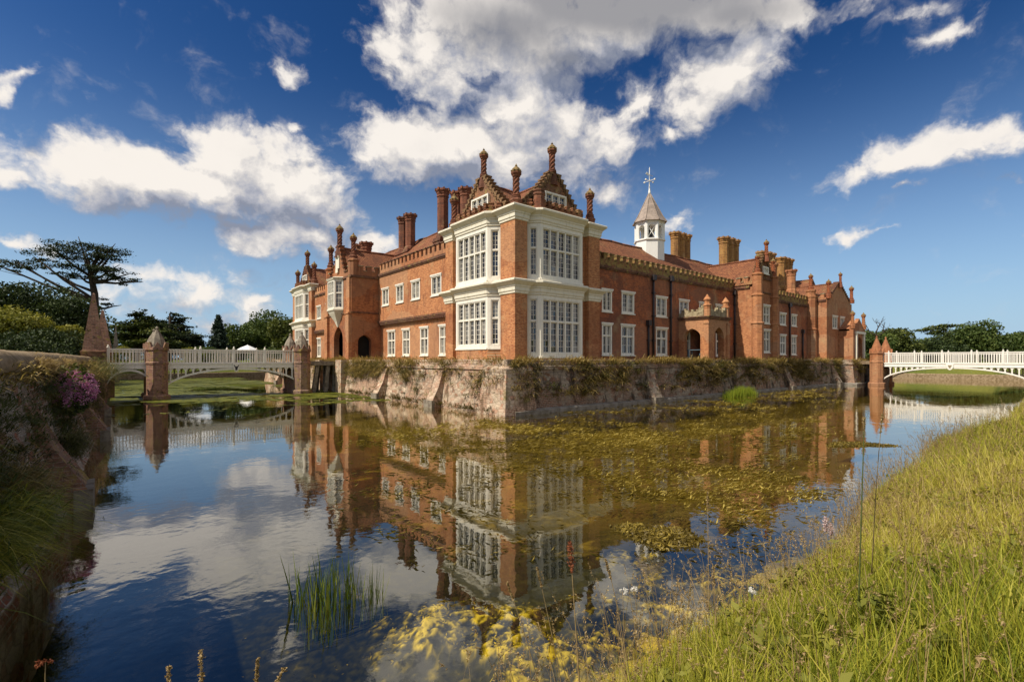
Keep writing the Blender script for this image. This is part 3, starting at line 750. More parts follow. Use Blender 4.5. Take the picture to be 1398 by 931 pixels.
# west wing of the south front: gabled wing
wg = MB()
wall(wg, W_(24.0), -1.8, .1, -.02, 6.05); wall(wg, S(-1.8), 24.0, 27.3, -.02, 6.75, [(24.75,26.5,3.05,4.55),(24.75,26.55,.62,2.5)])
wall(wg, (Vector((27.3,0,0)), Y, X), -1.8, -.5, -.02, 6.4)
wing = part(wg, 'gabled_wing_wall', 'brick_wing')
window(S(-1.8), 24.75, 26.5, 3.05, 4.55, 3, .5, rows=(2, 2)); window(S(-1.8), 24.75, 26.55, .62, 2.5, 3, .6, rows=(2, 2))
crenel(W_(24.0), -1.3, 0, 6.05, 6.45, 6.8, .3, .6, 'brick_wing')
for cx in (24.12, 27.05):
    tur = MB(); tur.lathe([(.46,-.02),(.46,2.9),(.52,2.95),(.52,3.05),(.43,3.12),(.43,5.2),(.49,5.25),(.49,5.33),(.40,5.4),(.40,6.9),(.46,6.95),(.46,7.05),(.36,7.1)], 8, c=(cx,-1.85,0), turn=R(22.5)); part(tur, 'turret', 'brick_wing')
gb = stepped_gable(S(-1.80), 25.45, 1.5, 6.75, 8.7, 'brick_gable', steps=8, w=.02, topw=.26, conc=.9)
window((Vector((0,-1.97,0)), X, -Y), 25.0, 25.9, 7.15, 7.75, 2, None, rows=(2, 2), hood=False, parent=gb, name='gable_window')
sgs = MB(); sgs.obox(*S(-1.8), 24.4, 26.8, .003, .10, 6.68, 6.82); sgs.obox(*S(-1.8), 24.4, 26.8, .003, .06, 5.55, 5.65); sgs.build('string_course', MT['brick_dado'], wing)
pinnacle(25.45, -1.98, 8.70, False, .58, 'brick_dark'); pinnacle(24.12, -1.85, 7.05, True, .56, 'brick_dark'); pinnacle(27.05, -1.85, 7.05, True, .56, 'brick_dark')
ridge_roof('wing_roof', 'y', -1.55, 4.0, 25.55, 1.7, 6.2, 8.5)

# set-back section between the two wings
s3 = MB(); q3 = [(31.45,32.8,3.28,4.35),(34.1,35.3,3.28,4.35),(31.5,32.8,.5,2.32),(34.1,35.25,.5,2.32)]
wall(s3, S(-.6), 27.3, 38.4, -.02, 5.5, q3); part(s3, 'set_back_wall', 'brick_dark')
for q in q3: window(S(-.6), *q, 2, None if q[2] > 3 else .6, rows=(3, 3) if q[2] > 3 else (2, 1))
crenel(S(-.6), 27.35, 38.2, 5.5, 5.95, 6.4, .36, .66, 'brick_lichen', capm='brick_lichen')
for x in (33.5, 36.6):
    p = MB(); zt = 5.3 if x < 35 else 2.9
    p.lathe([(.075,.0),(.075,zt)], 10, c=(x,-.70,0), smooth=True); p.box(x-.17,x+.17,-.86,-.61,zt-.25,zt+.12); part(p, 'drainpipe', 'lead_pipe')
tb = MB(); tb.lathe([(.55,-.02),(.55,3.0),(.61,3.05),(.61,3.15),(.5,3.22),(.5,6.3),(.56,6.35),(.56,6.5),(.42,6.55),(.42,6.9),(.48,6.95),(.48,7.1),(.3,7.15)], 8, c=(38.5,-.75,0), turn=R(22.5)); part(tb, 'turret', 'brick_wing')
pinnacle(38.5, -.75, 7.05, True, .60, 'brick_dark')

# east wing
ew = MB(); q4 = [(40.5,41.9,3.23,4.5),(42.75,44.0,3.3,4.5)]
wall(ew, W_(38.9), -2.06, .0, -.02, 6.1); wall(ew, S(-2.06), 38.9, 46.4, -.02, 6.1, q4)
wall(ew, (Vector((46.4,0,0)), Y, X), -2.06, .0, -.02, 6.1)
ewp = part(ew, 'east_wing_wall', 'brick_wing')
for q in q4: window(S(-2.06), *q, 2, None, rows=(3, 3))
crenel(W_(38.9), -2.0, 0, 6.05, 6.3, 6.65, .3, .6, 'brick_wing')
g2 = MB(); g2.prism(Vector((0,-2.06,0)), X, -Y, [(39.6,6.1),(45.9,6.1),(45.9,6.35),(45.5,6.35),(42.55,8.05),(42.2,8.05),(39.9,6.5),(39.6,6.5)], -.34, .02); gg = part(g2, 'gable', 'brick_wing')
g3 = MB()
for u0, z0, u1, z1 in ((39.8,6.5,42.25,8.1),(45.6,6.3,42.5,8.1)):
    k = 9
    for i in range(k):
        t = (i+.5)/k; uc = u0+(u1-u0)*t; zc = z0+(z1-z0)*t; h = abs(u1-u0)/k*.5; g3.obox(*S(-2.06), uc-h, uc+h, -.4, .10, zc-.06, zc+.16)
g3.build('gable_coping', MT['brick_dado'], gg)
pinnacle(42.38, -2.2, 8.05, False, .50, 'brick_dark'); pinnacle(39.3, -2.1, 6.2, True, .66, 'brick_dark'); pinnacle(46.2, -2.1, 6.2, True, .66, 'brick_dark')
ridge_roof('wing_roof', 'y', -1.8, 6.0, 42.4, 3.4, 6.1, 8.0)
# east wing's entrance porch with its white doorcase
ep = MB()
wall(ep, W_(42.2), -3.4, -2.06, -.02, 3.0); wall(ep, S(-3.4), 42.2, 46.0, -.02, 3.0, (), .16, [(43.15,45.05,-.02,1.7,2.45)]); wall(ep, (Vector((46.0,0,0)), Y, X), -3.4, -2.06, -.02, 3.0)
ep.prism(Vector((0,-3.4,0)), X, -Y, [(42.2,3.0),(46.0,3.0),(46.0,3.3),(45.6,3.3),(44.1,4.35),(42.6,3.3),(42.2,3.3)], -.34, .003)
ep.quad((42.3,-3.1,3.2),(42.3,-2.06,3.2),(44.1,-2.06,4.2),(44.1,-3.1,4.2)); ep.quad((45.9,-3.1,3.2),(45.9,-2.06,3.2),(44.1,-2.06,4.2),(44.1,-3.1,4.2))
porch_e = part(ep, 'entrance_porch', 'brick_wing')
dc = MB()
for u in (42.75, 45.15): dc.obox(*S(-3.4), u, u+.32, .004, .16, -.02, 2.71)
dc.obox(*S(-3.4), 42.65, 45.6, .004, .2, 2.702, 2.95); dc.build('doorcase', MT['white_stone'], porch_e)
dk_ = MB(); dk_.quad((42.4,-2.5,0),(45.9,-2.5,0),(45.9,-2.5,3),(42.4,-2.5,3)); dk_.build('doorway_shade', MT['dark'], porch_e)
pinnacle(42.35, -3.3, 3.25, True, .62, 'brick_wing'); pinnacle(45.85, -3.3, 3.25, True, .62, 'brick_wing')

# garden loggia on the south front
lg = MB(); x0, x1, yl_ = 15.55, 18.5, -2.3
wall(lg, W_(x0), yl_, 0, -.02, 2.95, (), .35, [(-1.72,-.42,-.02,1.72,2.25)])
wall(lg, S(yl_), x0, x1, -.02, 2.95, (), .35, [(16.4,17.75,-.02,1.72,2.35)])
wall(lg, (Vector((x1,0,0)), Y, X), yl_, 0, -.02, 2.95, (), .35, [(-1.72,-.42,-.02,1.72,2.25)])
lg.quad((x0,yl_,2.93),(x1,yl_,2.93),(x1,0,2.93),(x0,0,2.93))
for a, b in ((-.05,.35),(2.6,3.0)):
    lg.box(x0+a, x0+b, yl_-.06, yl_+.3, -.02, 2.55); lg.box(x0+a-.04, x0+b+.04, yl_-.1, yl_+.34, 2.55, 2.7)
logg = part(lg, 'loggia', 'brick')
cn = MB(); cn.sweep([(x0,0),(x0,yl_),(x1,yl_),(x1,0)], [(.0,2.86),(.07,2.88),(.10,2.98),(.16,3.02),(.16,3.10),(-.2,3.12)]); cn.build('cornice', MT['brick_dado'], logg)
lp = MB()
def pierced(F, u0, u1, hts):
    P, e, n = F; k = len(hts); d = (u1-u0)/k
    for i, h in enumerate(hts): lp.obox(P,e,n, u0+i*d, u0+(i+1)*d, -.26, -.02, 3.1, 3.1+h)
pierced(W_(x0), yl_+.35, 0, [.75,.62,.5,.36,.52,.36,.5,.62,.5,.3]); pierced(S(yl_), x0+.35, x1-.3, [.72,.5,.36,.5,.66,.5,.36,.5,.72]); pierced((Vector((x1,0,0)), Y, X), yl_+.35, 0, [.7,.5,.36,.5,.36,.5,.3])
lp.build('loggia_parapet', MT['coping'], logg)
for x, y in ((x0+.18, yl_+.16), (x1-.18, yl_+.16)):
    t = MB(); t.lathe([(.24,3.1),(.24,3.75),(.29,3.8),(.29,3.9),(.2,3.95),(.2,4.15),(.25,4.2),(.25,4.28),(.02,4.62)], 8, c=(x,y,0), turn=R(22.5)); t.build('loggia_pinnacle', MT['brick'], logg)

# gatehouse in the middle of the west front
GX, G0, G1, GC = -2.25, 17.5, 23.3, 20.4
gt = MB()
wall(gt, W_(GX), G0, G1, -.02, 6.6, [(19.2,21.6,3.9,6.55)], .3, [(19.35,21.45,-.02,1.75,2.75)])
gt2 = (Vector((0,G0,0)), X, -Y); wall(gt, gt2, GX, .25, -.02, 6.6, (), .3, [(-1.72,-.62,-.02,1.5,2.0)])
wall(gt, (Vector((0,G1,0)), X, Y), GX, .25, -.02, 6.6)
gh = part(gt, 'gatehouse', 'brick_gate')
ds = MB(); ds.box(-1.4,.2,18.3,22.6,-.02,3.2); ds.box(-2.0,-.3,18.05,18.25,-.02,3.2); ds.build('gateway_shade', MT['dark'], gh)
for u in (17.55, 22.55):   # clasping buttresses of the gatehouse
    bt_ = MB(); bt_.obox(*W_(GX), u, u+.7, -.02, .22, -.02, 3.7); bt_.obox(*W_(GX), u+.05, u+.65, -.02, .14, 3.75, 6.5); bt_.obox(*W_(GX), u-.03, u+.73, -.02, .27, 3.62, 3.75)
    bt_.build('buttress', MT['brick'], gh)
sg = MB(); sg.sweep([(0,G1),(GX-.0,G1),(GX,G0),(0,G0)], [(.0,6.48),(.10,6.52),(.10,6.66),(0,6.70)]); sg.sweep([(0,G1),(GX,G1),(GX,G0),(0,G0)], [(.0,3.68),(.07,3.7),(.07,3.8),(0,3.82)]); sg.build('string_course', MT['brick_dado'], gh)
stepped_gable(W_(GX), GC, 2.1, 6.7, 9.35, 'brick_gate', steps=7, w=.0, topw=.3, conc=.5, teeth=False)
ct = MB()
ct.obox(*W_(GX), 20.0, 20.8, .003, .09, 7.55, 8.45); ct.obox(*W_(GX), 20.05, 20.75, .003, .14, 8.45, 8.6); ct.obox(*W_(GX), 20.15, 20.65, .09, .15, 7.2, 7.55); ct.build('armorial_panel', MT['white_stone'], gh)
crenel(W_(GX), G0+.45, 18.4, 6.7, 7.05, 7.42, .3, .5, 'brick_gate', string=False, w=.0); crenel(W_(GX), 22.4, G1-.45, 6.7, 7.05, 7.42, .3, .5, 'brick_gate', string=False, w=.0)
crenel(gt2, GX+.4, .3, 6.7, 7.05, 7.42, .34, .62, 'brick_gate', string=False)
for y in (G0+.3, G1-.3):
    t = MB(); t.lathe([(.40,6.68),(.40,7.75),(.46,7.8),(.46,7.92),(.33,8.0)], 8, c=(GX+.28,y,0), turn=R(22.5)); part(t, 'turret', 'brick_gate'); pinnacle(GX+.28, y, 7.8, True, .76)
pinnacle(GX+.12, GC, 9.3, False, .86)
ridge_roof('gatehouse_roof', 'x', GX+.3, 4.2, GC, 2.7, 6.7, 9.3)
# oriel over the gateway
ou = [(GC-1.15,0.0),(GC-.75,.62),(GC+.75,.62),(GC+1.15,0.0)]
op = [(GX-w_, u) for u, w_ in reversed(ou)]
oc_ = MB()
for (s0, zz0), (s1, zz1) in zip([(.12,2.72),(.35,3.15),(.62,3.5),(.85,3.78),(1.0,4.0)], [(.35,3.15),(.62,3.5),(.85,3.78),(1.0,4.0),(1.06,4.12)]):
    q0 = [Vector((GX-(GX-x)*-(-s0), GC+(y-GC)*s0, zz0)) for x, y in op]; q1 = [Vector((GX-(GX-x)*s1, GC+(y-GC)*s1, zz1)) for x, y in op]
    q1b = [Vector((GX-(GX-x)*s1, GC+(y-GC)*s1, zz1-.05)) for x, y in op]
    for i in range(3):
        oc_.quad(q0[i], q0[i+1], q1[i+1], q1[i])
oc_.sweep(op, [(.0,4.0),(.06,4.04),(.06,4.16),(0,4.2)])
oc_.sweep(op, [(.0,6.5),(.05,6.52),(.12,6.68),(.0,6.74)]); oc_.add([(GX-w_, u, 6.74) for u, w_ in ou], [(0,1,2,3)])
ofr, opn = MB(), MB()
for (xa, ya), (xb, yb), nl in ((op[0], op[1], 1), (op[1], op[2], 3), (op[2], op[3], 1)):
    a, b = Vector((xa,ya,0)), Vector((xb,yb,0)); e = (b-a).normalized(); n = Vector((e.y,-e.x,0)); l = (b-a).length
    lights(ofr, opn, (a, e, n), 0, l, 4.15, 6.5, nl, .55, 2, (3, 3), fw=.12, mw=.08, w0=-.12, w1=0)
orl = part(ofr, 'oriel_window', 'white', bevel=.006); opn.build('pane', MT['glass'], orl); oc_.build('oriel_corbel', MT['white_stone'], orl)

# ================= the corner towers
def seg_frame(a, b):
    a, b = Vector((a[0],a[1],0)), Vector((b[0],b[1],0)); e = (b-a).normalized(); return (a, e, Vector((e.y,-e.x,0))), (b-a).length
CORN = [(.0,0),(.05,.03),(.05,.12),(.09,.16),(.09,.34),(.13,.38),(.13,.44),(.30,.60),(.34,.64),(.34,.72),(.30,.76),(-.25,.80)]
def bay(pts, z0u, floors, apron):
    """a canted bay: brick apron, then for every floor a white casement frame"""
    for (za, zb, tr, nlf) in floors:
        fr, pn = MB(), MB()
        for i, nl in ((0, 1), (1, nlf), (2, 1)):
            F, l = seg_frame(pts[i], pts[i+1])
            P, e, n = F
            # flat panel borders round the lights
            m_ = .20 if i != 1 else .17
            fr.obox(P,e,n, 0, m_, -.14, 0, za, zb); fr.obox(P,e,n, l-m_, l, -.14, 0, za, zb)
            fr.obox(P,e,n, m_, l-m_, -.14, 0, za, za+.20); fr.obox(P,e,n, m_, l-m_, -.14, 0, zb-.24, zb)
            fr.obox(P,e,n, .015, l-.015, .002, .05, za-.06, za+.05)
            lights(fr, pn, F, m_, l-m_, za+.20, zb-.24, nl, tr, 2, (5, 4), fw=.055, mw=.10, w0=-.19, w1=-.03)
        o = fr.build('bay_window', MT['white'], house, bevel=.008); pn.build('pane', MT['glass'], o)
    ap = MB(); ap.sweep(pts, [(0,-.02),(0,z0u),(-.1,z0u)], cap=False)
    a2 = MB()
    a2.sweep(pts, [(-.28,4.18),(.10,4.20),(.02,4.36),(-.10,4.40)], cap=False)
    return ap, a2
def merlon_band(path, z, m, skip=()):
    b = MB()
    for i in range(len(path)-1):
        if i in skip: continue
        F, l = seg_frame(path[i], path[i+1]); P, e, n = F
        b.obox(P,e,n, 0, l, -.28, -.03, z, z+.22)
        k = max(1, round(l/.5)); d = l/k
        for q in range(k):
            u = (q+.5)*d; b.obox(P,e,n, u-.12, u+.12, -.27, .0, z+.22, z+.48); b.obox(P,e,n, u-.17, u+.17, -.29, .03, z+.30, z+.38); b.obox(P,e,n, u-.14, u+.14, -.30, .03, z+.48, z+.55)
    return b
def tower(path, bays, walls, m='brick'):
    b = MB(); b.sweep(path, [(0,-.02),(0,7.42)], cap=False); part(b, 'tower_wall', m)
    for zc in (3.52, 7.40):
        c = MB(); c.sweep(path, [(o, z+zc) for o, z in CORN]); part(c, 'cornice', 'white_stone')
# near tower: west bay + corner pier + south bay
B1 = [(0,5.55),(-.6,4.95),(-.6,1.75),(0,1.15)]
B2 = [(.70,0),(1.28,-.58),(4.58,-.58),(5.16,0)]
pathA = [(.2,6.6),(-.33,6.6),(-.33,5.75),(0,5.75)] + B1 + [(0,.95),(-.3,.95),(-.3,-.3),(.55,-.3),(.55,0)] + B2 + [(5.40,0),(5.40,-.33),(6.38,-.33),(6.38,.2)]
tw = MB()
# brick of the tower: everything but the bays' glazed faces
def tower_bricks(path, bayidx, z1=7.5):
    mb = MB()
    for i in range(len(path)):
        if i in bayidx or i == len(path)-1:
            if mb.f: part(mb, 'tower_wall', 'brick')
            mb = MB(); continue
        F, l = seg_frame(path[i], path[i+1]); wall(mb, F, 0, l, -.02, z1)
ia, ib = 4, 13
tower_bricks(pathA, {4,5,6, 13,14,15})
for zc in (3.52, 7.40):
    c = MB(); c.sweep(pathA, [(o, z+zc) for o, z in CORN]); part(c, 'cornice', 'white_stone')
ap1, ld1 = bay(B1, .62, [(.64,3.56,.60,5),(4.40,7.44,.58,5)], .6); part(ap1, 'bay_apron', 'brick'); part(ld1, 'bay_flashing', 'coping')
ap2, ld2 = bay(B2, .12, [(.16,3.56,.60,5),(4.40,7.44,.58,5)], .1); part(ap2, 'bay_apron', 'brick'); part(ld2, 'bay_flashing', 'lead')
core_ = MB(); core_.box(.3,6.5,.3,6.7,-.02,8.1); part(core_, 'tower_core', 'dark')
fl = MB(); fl.add([(x, y, 8.17) for x, y in pathA] + [(6.5,7.0,8.17)], [tuple(range(len(pathA)+1))]); part(fl, 'tower_leads', 'lead')
part(merlon_band(B1, 8.18, 'brick_gable'), 'bay_parapet', 'brick_gable'); part(merlon_band(B2, 8.18, 'brick_gable'), 'bay_parapet', 'brick_gable')
GZ = 8.18
ga = stepped_gable(W_(.12), 3.3, 2.75, GZ, 10.65, 'brick_gable', steps=10, topw=.28, conc=.80)
window(W_(-.04), 2.45, 4.15, 8.85, 9.55, 3, None, rows=(2, 2), hood=False, parent=ga, name='gable_window')
gb = stepped_gable(S(.12), 2.95, 2.7, GZ, 10.62, 'brick_gable', steps=10, topw=.28, conc=.80)
window(S(-.04), 2.1, 3.8, 8.80, 9.5, 3, None, rows=(2, 2), hood=False, parent=gb, name='gable_window')
pinnacle(.28, 3.3, 10.78, False, .73); pinnacle(2.95, .28, 10.75, False, .77)
pinnacle(.15, .15, 8.16, True, .80); pinnacle(.1, 6.25, 8.16, True, .80); pinnacle(5.92, .05, 8.16, True, .79)
t = MB(); t.lathe([(.33,GZ),(.33,GZ+.75),(.38,GZ+.8),(.38,GZ+.9),(.3,GZ+.94),(.36,GZ+1.0),(.36,GZ+1.06),(.2,GZ+1.1)], 8, c=(1.35,-.35,0), turn=R(22.5)); part(t, 'bay_post', 'brick_chimney')
ridge_roof('tower_roof', 'x', .35, 6.3, 3.3, 2.75, 8.15, 10.35); ridge_roof('tower_roof', 'y', .35, 6.6, 2.95, 2.7, 8.15, 10.3)

# far tower at the north end of the west front
o_ = 40.8
B3 = [(x, o_-y) for x, y in reversed(B1)]
pathB = [(.3,41.0),(-.33,41.0),(-.33,40.05),(0,40.05)] + [(x, y+.15) for x, y in B3] + [(0,34.9),(-.33,34.9),(-.33,33.9),(.3,33.9)]
tw = MB(); tower_bricks(pathB, {4,5,6}); wall(tw, (Vector((0,33.95,0)), X, -Y), 0, 3, 6, 8.2); part(tw, 'tower_wall', 'brick')
for zc in (3.52, 7.40):
    c = MB(); c.sweep(pathB, [(o, z+zc) for o, z in CORN]); part(c, 'cornice', 'white_stone')
B3 = pathB[4:8]
ap3, ld3 = bay(B3, .3, [(.35,3.56,.60,5),(4.40,7.44,.58,5)], .3); part(ap3, 'bay_apron', 'brick'); part(ld3, 'bay_flashing', 'coping')
core_ = MB(); core_.box(.3,6.5,34.2,40.8,-.02,8.1); part(core_, 'tower_core', 'brick')
fl = MB(); fl.add([(x, y, 8.17) for x, y in pathB] + [(6.5,33.9,8.17),(6.5,41.0,8.17)], [tuple(range(len(pathB)+2))]); part(fl, 'tower_leads', 'lead')
part(merlon_band(B3, 8.18, 'brick_gable'), 'bay_parapet', 'brick_gable')
ga = stepped_gable(W_(.12), 37.4, 2.75, GZ, 10.5, 'brick_gate', steps=10, topw=.28, conc=.80)
window(W_(-.04), 36.6, 38.2, 8.85, 9.55, 3, None, rows=(2, 2), hood=False, parent=ga, name='gable_window')
pinnacle(.28, 37.4, 10.5, False, .85); pinnacle(.1, 34.4, 8.16, True, .84); pinnacle(.1, 40.5, 8.16, True, .84); pinnacle(5.6, 34.6, 9.0, True, .95)
ridge_roof('tower_roof', 'x', .35, 6.3, 37.4, 2.75, 8.15, 10.35)

# ================= chimneys
chimney([(3.1,18.0),(3.1,19.3)], 8.9, 12.5, .42)
chimney([(2.6,11.8)], 8.6, 12.85, .42)
chimney([(3.0,9.3),(3.0,10.4)], 8.6, 12.35, .40)
chimney([(1.2,22.9),(1.2,24.1)], 7.8, 10.7, .45)
chimney([(23.0,5.0),(23.9,5.0),(24.8,5.0)], 8.2, 11.6, .40, 'brick_ochre')
chimney([(28.4,3.2),(29.4,3.2),(30.4,3.2)], 7.9, 11.65, .44, 'brick_ochre')
chimney([(36.0,3.0),(37.0,3.0),(38.0,3.0)], 7.6, 11.35, .44, 'brick_ochre')
chimney([(40.6,3.0),(41.6,3.0),(42.6,3.0)], 7.4, 11.3, .46, 'brick_ochre')
chimney([(33.4,.9)], 6.6, 9.4, .42, 'brick_wing'); chimney([(37.2,.6)], 6.4, 9.2, .4, 'brick_wing')

# ================= clock cupola on the south roof
cu = thing('cupola', None, None, (17.8, 4.1, 7.9)); cu.parent = house
del_keys = [k for k in ('label', 'category') if k in cu]
c0 = Vector((17.8, 4.1, 0)); t8 = R(22.5)
b = MB(); b.lathe([(1.20,7.6),(1.20,9.72)], 8, c=c0, turn=t8); b.build('cupola_base', MT['white_clean'], cu)
b = MB(); b.lathe([(1.22,9.70),(1.30,9.74),(1.30,9.84),(1.18,9.88)], 8, c=c0, turn=t8); b.lathe([(1.14,11.12),(1.22,11.18),(1.26,11.32),(1.2,11.36)], 8, c=c0, turn=t8)
for k in range(8):
    a = t8 + k*math.pi/4; p = c0 + Vector((math.cos(a), math.sin(a), 0))*1.08
    b.lathe([(.16,9.86),(.16,11.14)], 6, c=(p.x,p.y,0))
    a2 = a + math.pi/8; n = Vector((math.cos(a2), math.sin(a2), 0)); e = Vector((-n.y, n.x, 0)); P = c0 + n*(1.08*math.cos(math.pi/8)); hw = 1.08*math.sin(math.pi/8)
    cv_ = arch_curve(-hw+.13, hw-.13, 10.75, 10.98, 5, 0)
    for (ua, za), (ub, zb) in zip(cv_, cv_[1:]): b.prism(P, e, n, [(ua,za),(ub,zb),(ub,11.14),(ua,11.14)], -.06, .06)
b.build('lantern', MT['white_clean'], cu)
b = MB()
for k in range(8):
    a2 = t8 + k*math.pi/4 + math.pi/8; n = Vector((math.cos(a2), math.sin(a2), 0)); e = Vector((-n.y, n.x, 0)); P = c0 + n*.93
    for s_ in (-1, 1):
        if k in (4, 0): b.prism(P, e, n, [(-.36*s_,9.9),(-.30*s_,9.9),(.36*s_,10.95),(.30*s_,10.95)], 0, .04)
b.build('cross_brace', MT['white_clean'], cu)
b = MB(); b.lathe([(.13,10.2),(.30,10.22),(.24,10.35),(.17,10.6),(.12,10.7),(.02,10.74)], 12, c=c0, smooth=True); b.lathe([(.03,10.7),(.03,11.2)], 6, c=c0); b.build('bell', MT['iron'], cu)
b = MB(); b.lathe([(1.42,11.28),(1.36,11.36),(1.08,11.78),(.72,12.5),(.36,13.2),(.10,13.72)], 8, c=c0, turn=t8)
for k in range(8):
    a = t8 + k*math.pi/4; d = Vector((math.cos(a), math.sin(a), 0)); b.tube([c0+d*r+Z*z for r, z in ((1.42,11.3),(1.36,11.38),(1.08,11.8),(.72,12.52),(.36,13.22),(.1,13.74))], .035, 5)
b.build('spire', plain('warm_lead', (.34,.27,.22), .6, .35, 3), cu)
b = MB(); b.lathe([(.12,13.7),(.10,13.9),(.06,14.2),(.035,14.6),(.03,15.9),(.005,16.0)], 8, c=c0, smooth=True)
for q in (X, Y): b.tube([c0+q*-.5+Z*14.85, c0+q*.5+Z*14.85], .025, 5)
for d in (X*.5, X*-.5, Y*.5, Y*-.5): b.lathe([(.01,-.09),(.07,-.05),(.07,.05),(.01,.09)], 6, c=c0+d+Z*14.85)
b.prism(c0, X, Y, [(-.55,15.3),(-.15,15.24),(-.15,15.46),(-.35,15.5)], -.012, .012); b.tube([c0+X*-.2+Z*15.35, c0+X*.45+Z*15.35], .02, 5)
b.build('weathervane', MT['white_clean'], cu)

# ================= the ranges at the back, closing the courtyard
bk = MB()
wall(bk, (Vector((48.2,0,0)), Y, X), 0, 41, -.02, 6.1); wall(bk, (Vector((0,41.0,0)), X, Y), 0, 48.2, -.02, 6.5); wall(bk, S(0), 46.4, 48.2, -.02, 5.6)
wall(bk, S(33.0), 8, 40, -.02, 6.3); wall(bk, W_(40.0), 8, 33, -.02, 6.0); wall(bk, (Vector((8.1,0,0)), Y, X), 8, 33, -.02, 6.9); wall(bk, (Vector((0,8.0,0)), X, Y), 8, 40, -.02, 6.0)
part(bk, 'courtyard_wall', 'brick_dark')
ridge_roof('east_roof', 'y', 1.0, 40.0, 44.2, 3.9, 6.0, 9.0); ridge_roof('north_roof', 'x', 6.5, 44.0, 37.0, 3.9, 6.4, 9.4)

# ------------------------------------------------------------------ ground: one sheet with the moat's bed in it
def bank_edge(x): return -17.35 + .3*np.sin(x*.31+1.0) + .2*np.sin(x*.83) - .55*np.clip((-9.5-x)/4.0, 0, 1) + 1.3*np.clip((x-25)/15, 0, 1)
def ground_z(x, y):
    x, y = np.asarray(x, float), np.asarray(y, float)
    # outer land
    land = np.full(np.broadcast(x, y).shape, -.55)
    dd = np.maximum(np.where(x > 67.8, x-68.0, -1e3), np.where(y > 61.8, y-62.0, -1e3)); land = np.where((dd > -1) & (y > -12), np.minimum(land, -1.85 + .2*np.clip(dd, 0, None)), land)
    land = np.where(x < -18.7, -.15, land)
    edge = bank_edge(x)
    t = edge - y
    bank = WZ + .04 + np.clip(t, 0, None)*.42
    cap_ = -1.60 + np.clip((x+14)/58, 0, 1)*.95
    bank = np.minimum(bank, cap_ + .1*vnoise(x, y, .6, 3))
    land = np.where(y < -10, np.where(x < -18.7, -.15, bank), land)
    bed = np.maximum(WZ - .03 - .20*np.clip(-t, 0, None) - .05, WZ - 1.15) + .34*(fbm(x, y, 1.1, 5) - .5)*np.clip(-t*.8, 0, 1)
    inmoat = (x > -18.75) & (x < 68) & (y > edge) & (y < 62)
    island = (x > -2.2) & (x < 49.1) & (y > -2.1) & (y < 43.1)
    return np.where(island, -.03, np.where(inmoat, np.minimum(bed, WZ-.02), land))
gx = np.concatenate([[-3000,-900,-300,-120,-60,-35,-24,-19,-18.85,-18.65,-18.2,-17.6], np.arange(-17,-6,.3), np.arange(-6,14,.8), np.arange(14,48,1.6), [48.5,49.0,49.2,52,58,64,67.9,68.1,75,90,120,200,400,1000,3000]])
gx = np.unique(np.concatenate([gx, [-2.3,-2.1]]))
gy = np.concatenate([[-3000,-900,-300,-120,-60,-40,-30,-26], np.arange(-24,-12,.25), np.arange(-12,-3,1.0), [-2.2,-2.0,0,10,20,30,43.0,43.2,50,56,61.9,62.1,70,85,110,160,300,900,3000]])
GXX, GYY = np.meshgrid(gx, gy)
GZZ = ground_z(GXX, GYY)
nx, ny = len(gx), len(gy)
ii = (np.arange(ny-1)[:, None]*nx + np.arange(nx-1)[None]).ravel()
def ground_mat():
    m, nt, b = mat('meadow_and_moat_bed'); oc = objco(nt)
    n = noise(nt, oc, .12, 6, .6); n2 = noise(nt, oc, 3.5, 6, .7)
    g = mixc(nt, smooth(nt, n, .4, .62), (.085, .115, .022), (.16, .165, .035))
    g = mixc(nt, smooth(nt, n2, .45, .7, 0, .6), g, (.05, .055, .018))
    s = N(nt, 'ShaderNodeSeparateXYZ'); nt.links.new(oc, s.inputs[0])
    # bed: yellow weed over dark silt, thickest by the near bank
    wn = noise(nt, oc, 1.1, 7, .65, .5)
    near = M(nt, 'MULTIPLY', smooth(nt, s.outputs[1], -16.4, -17.3), smooth(nt, s.outputs[0], -8.0, -11.5))
    f = smooth(nt, M(nt, 'ADD', wn, M(nt, 'MULTIPLY', near, .20)), .50, .66)
    y_ = mixc(nt, smooth(nt, noise(nt, oc, 9, 5, .7), .38, .62), (.42, .30, .015), (.85, .64, .05))
    far = mixc(nt, smooth(nt, M(nt, 'ADD', s.outputs[0], M(nt, 'MULTIPLY', wn, 3.0)), -11.5, -7.5), (.040, .036, .016), (.26, .185, .035))
    y_ = mixc(nt, near, far, y_)
    f = M(nt, 'MAXIMUM', f, smooth(nt, M(nt, 'ADD', s.outputs[0], M(nt, 'MULTIPLY', wn, 5.0)), -9.0, -4.0, 0, .6))
    bd = mixc(nt, f, (.020, .022, .016), y_)
    under = smooth(nt, s.outputs[2], WZ+.02, WZ-.02)
    nt.links.new(mixc(nt, under, g, bd), b.inputs['Base Color']); b.inputs['Roughness'].default_value = .95; b.inputs['Specular IOR Level'].default_value = .05
    bump(nt, b, M(nt, 'ADD', n2, wn), .8, .12)
    return m
ground = np_mesh('ground', np.stack([GXX.ravel(), GYY.ravel(), GZZ.ravel()], 1), [np.stack([ii, ii+1, ii+nx+1, ii+nx], 1)], ground_mat(), smooth=True)
tag(ground, 'meadow ground around the moat with the moat bed below the water', kind='structure')

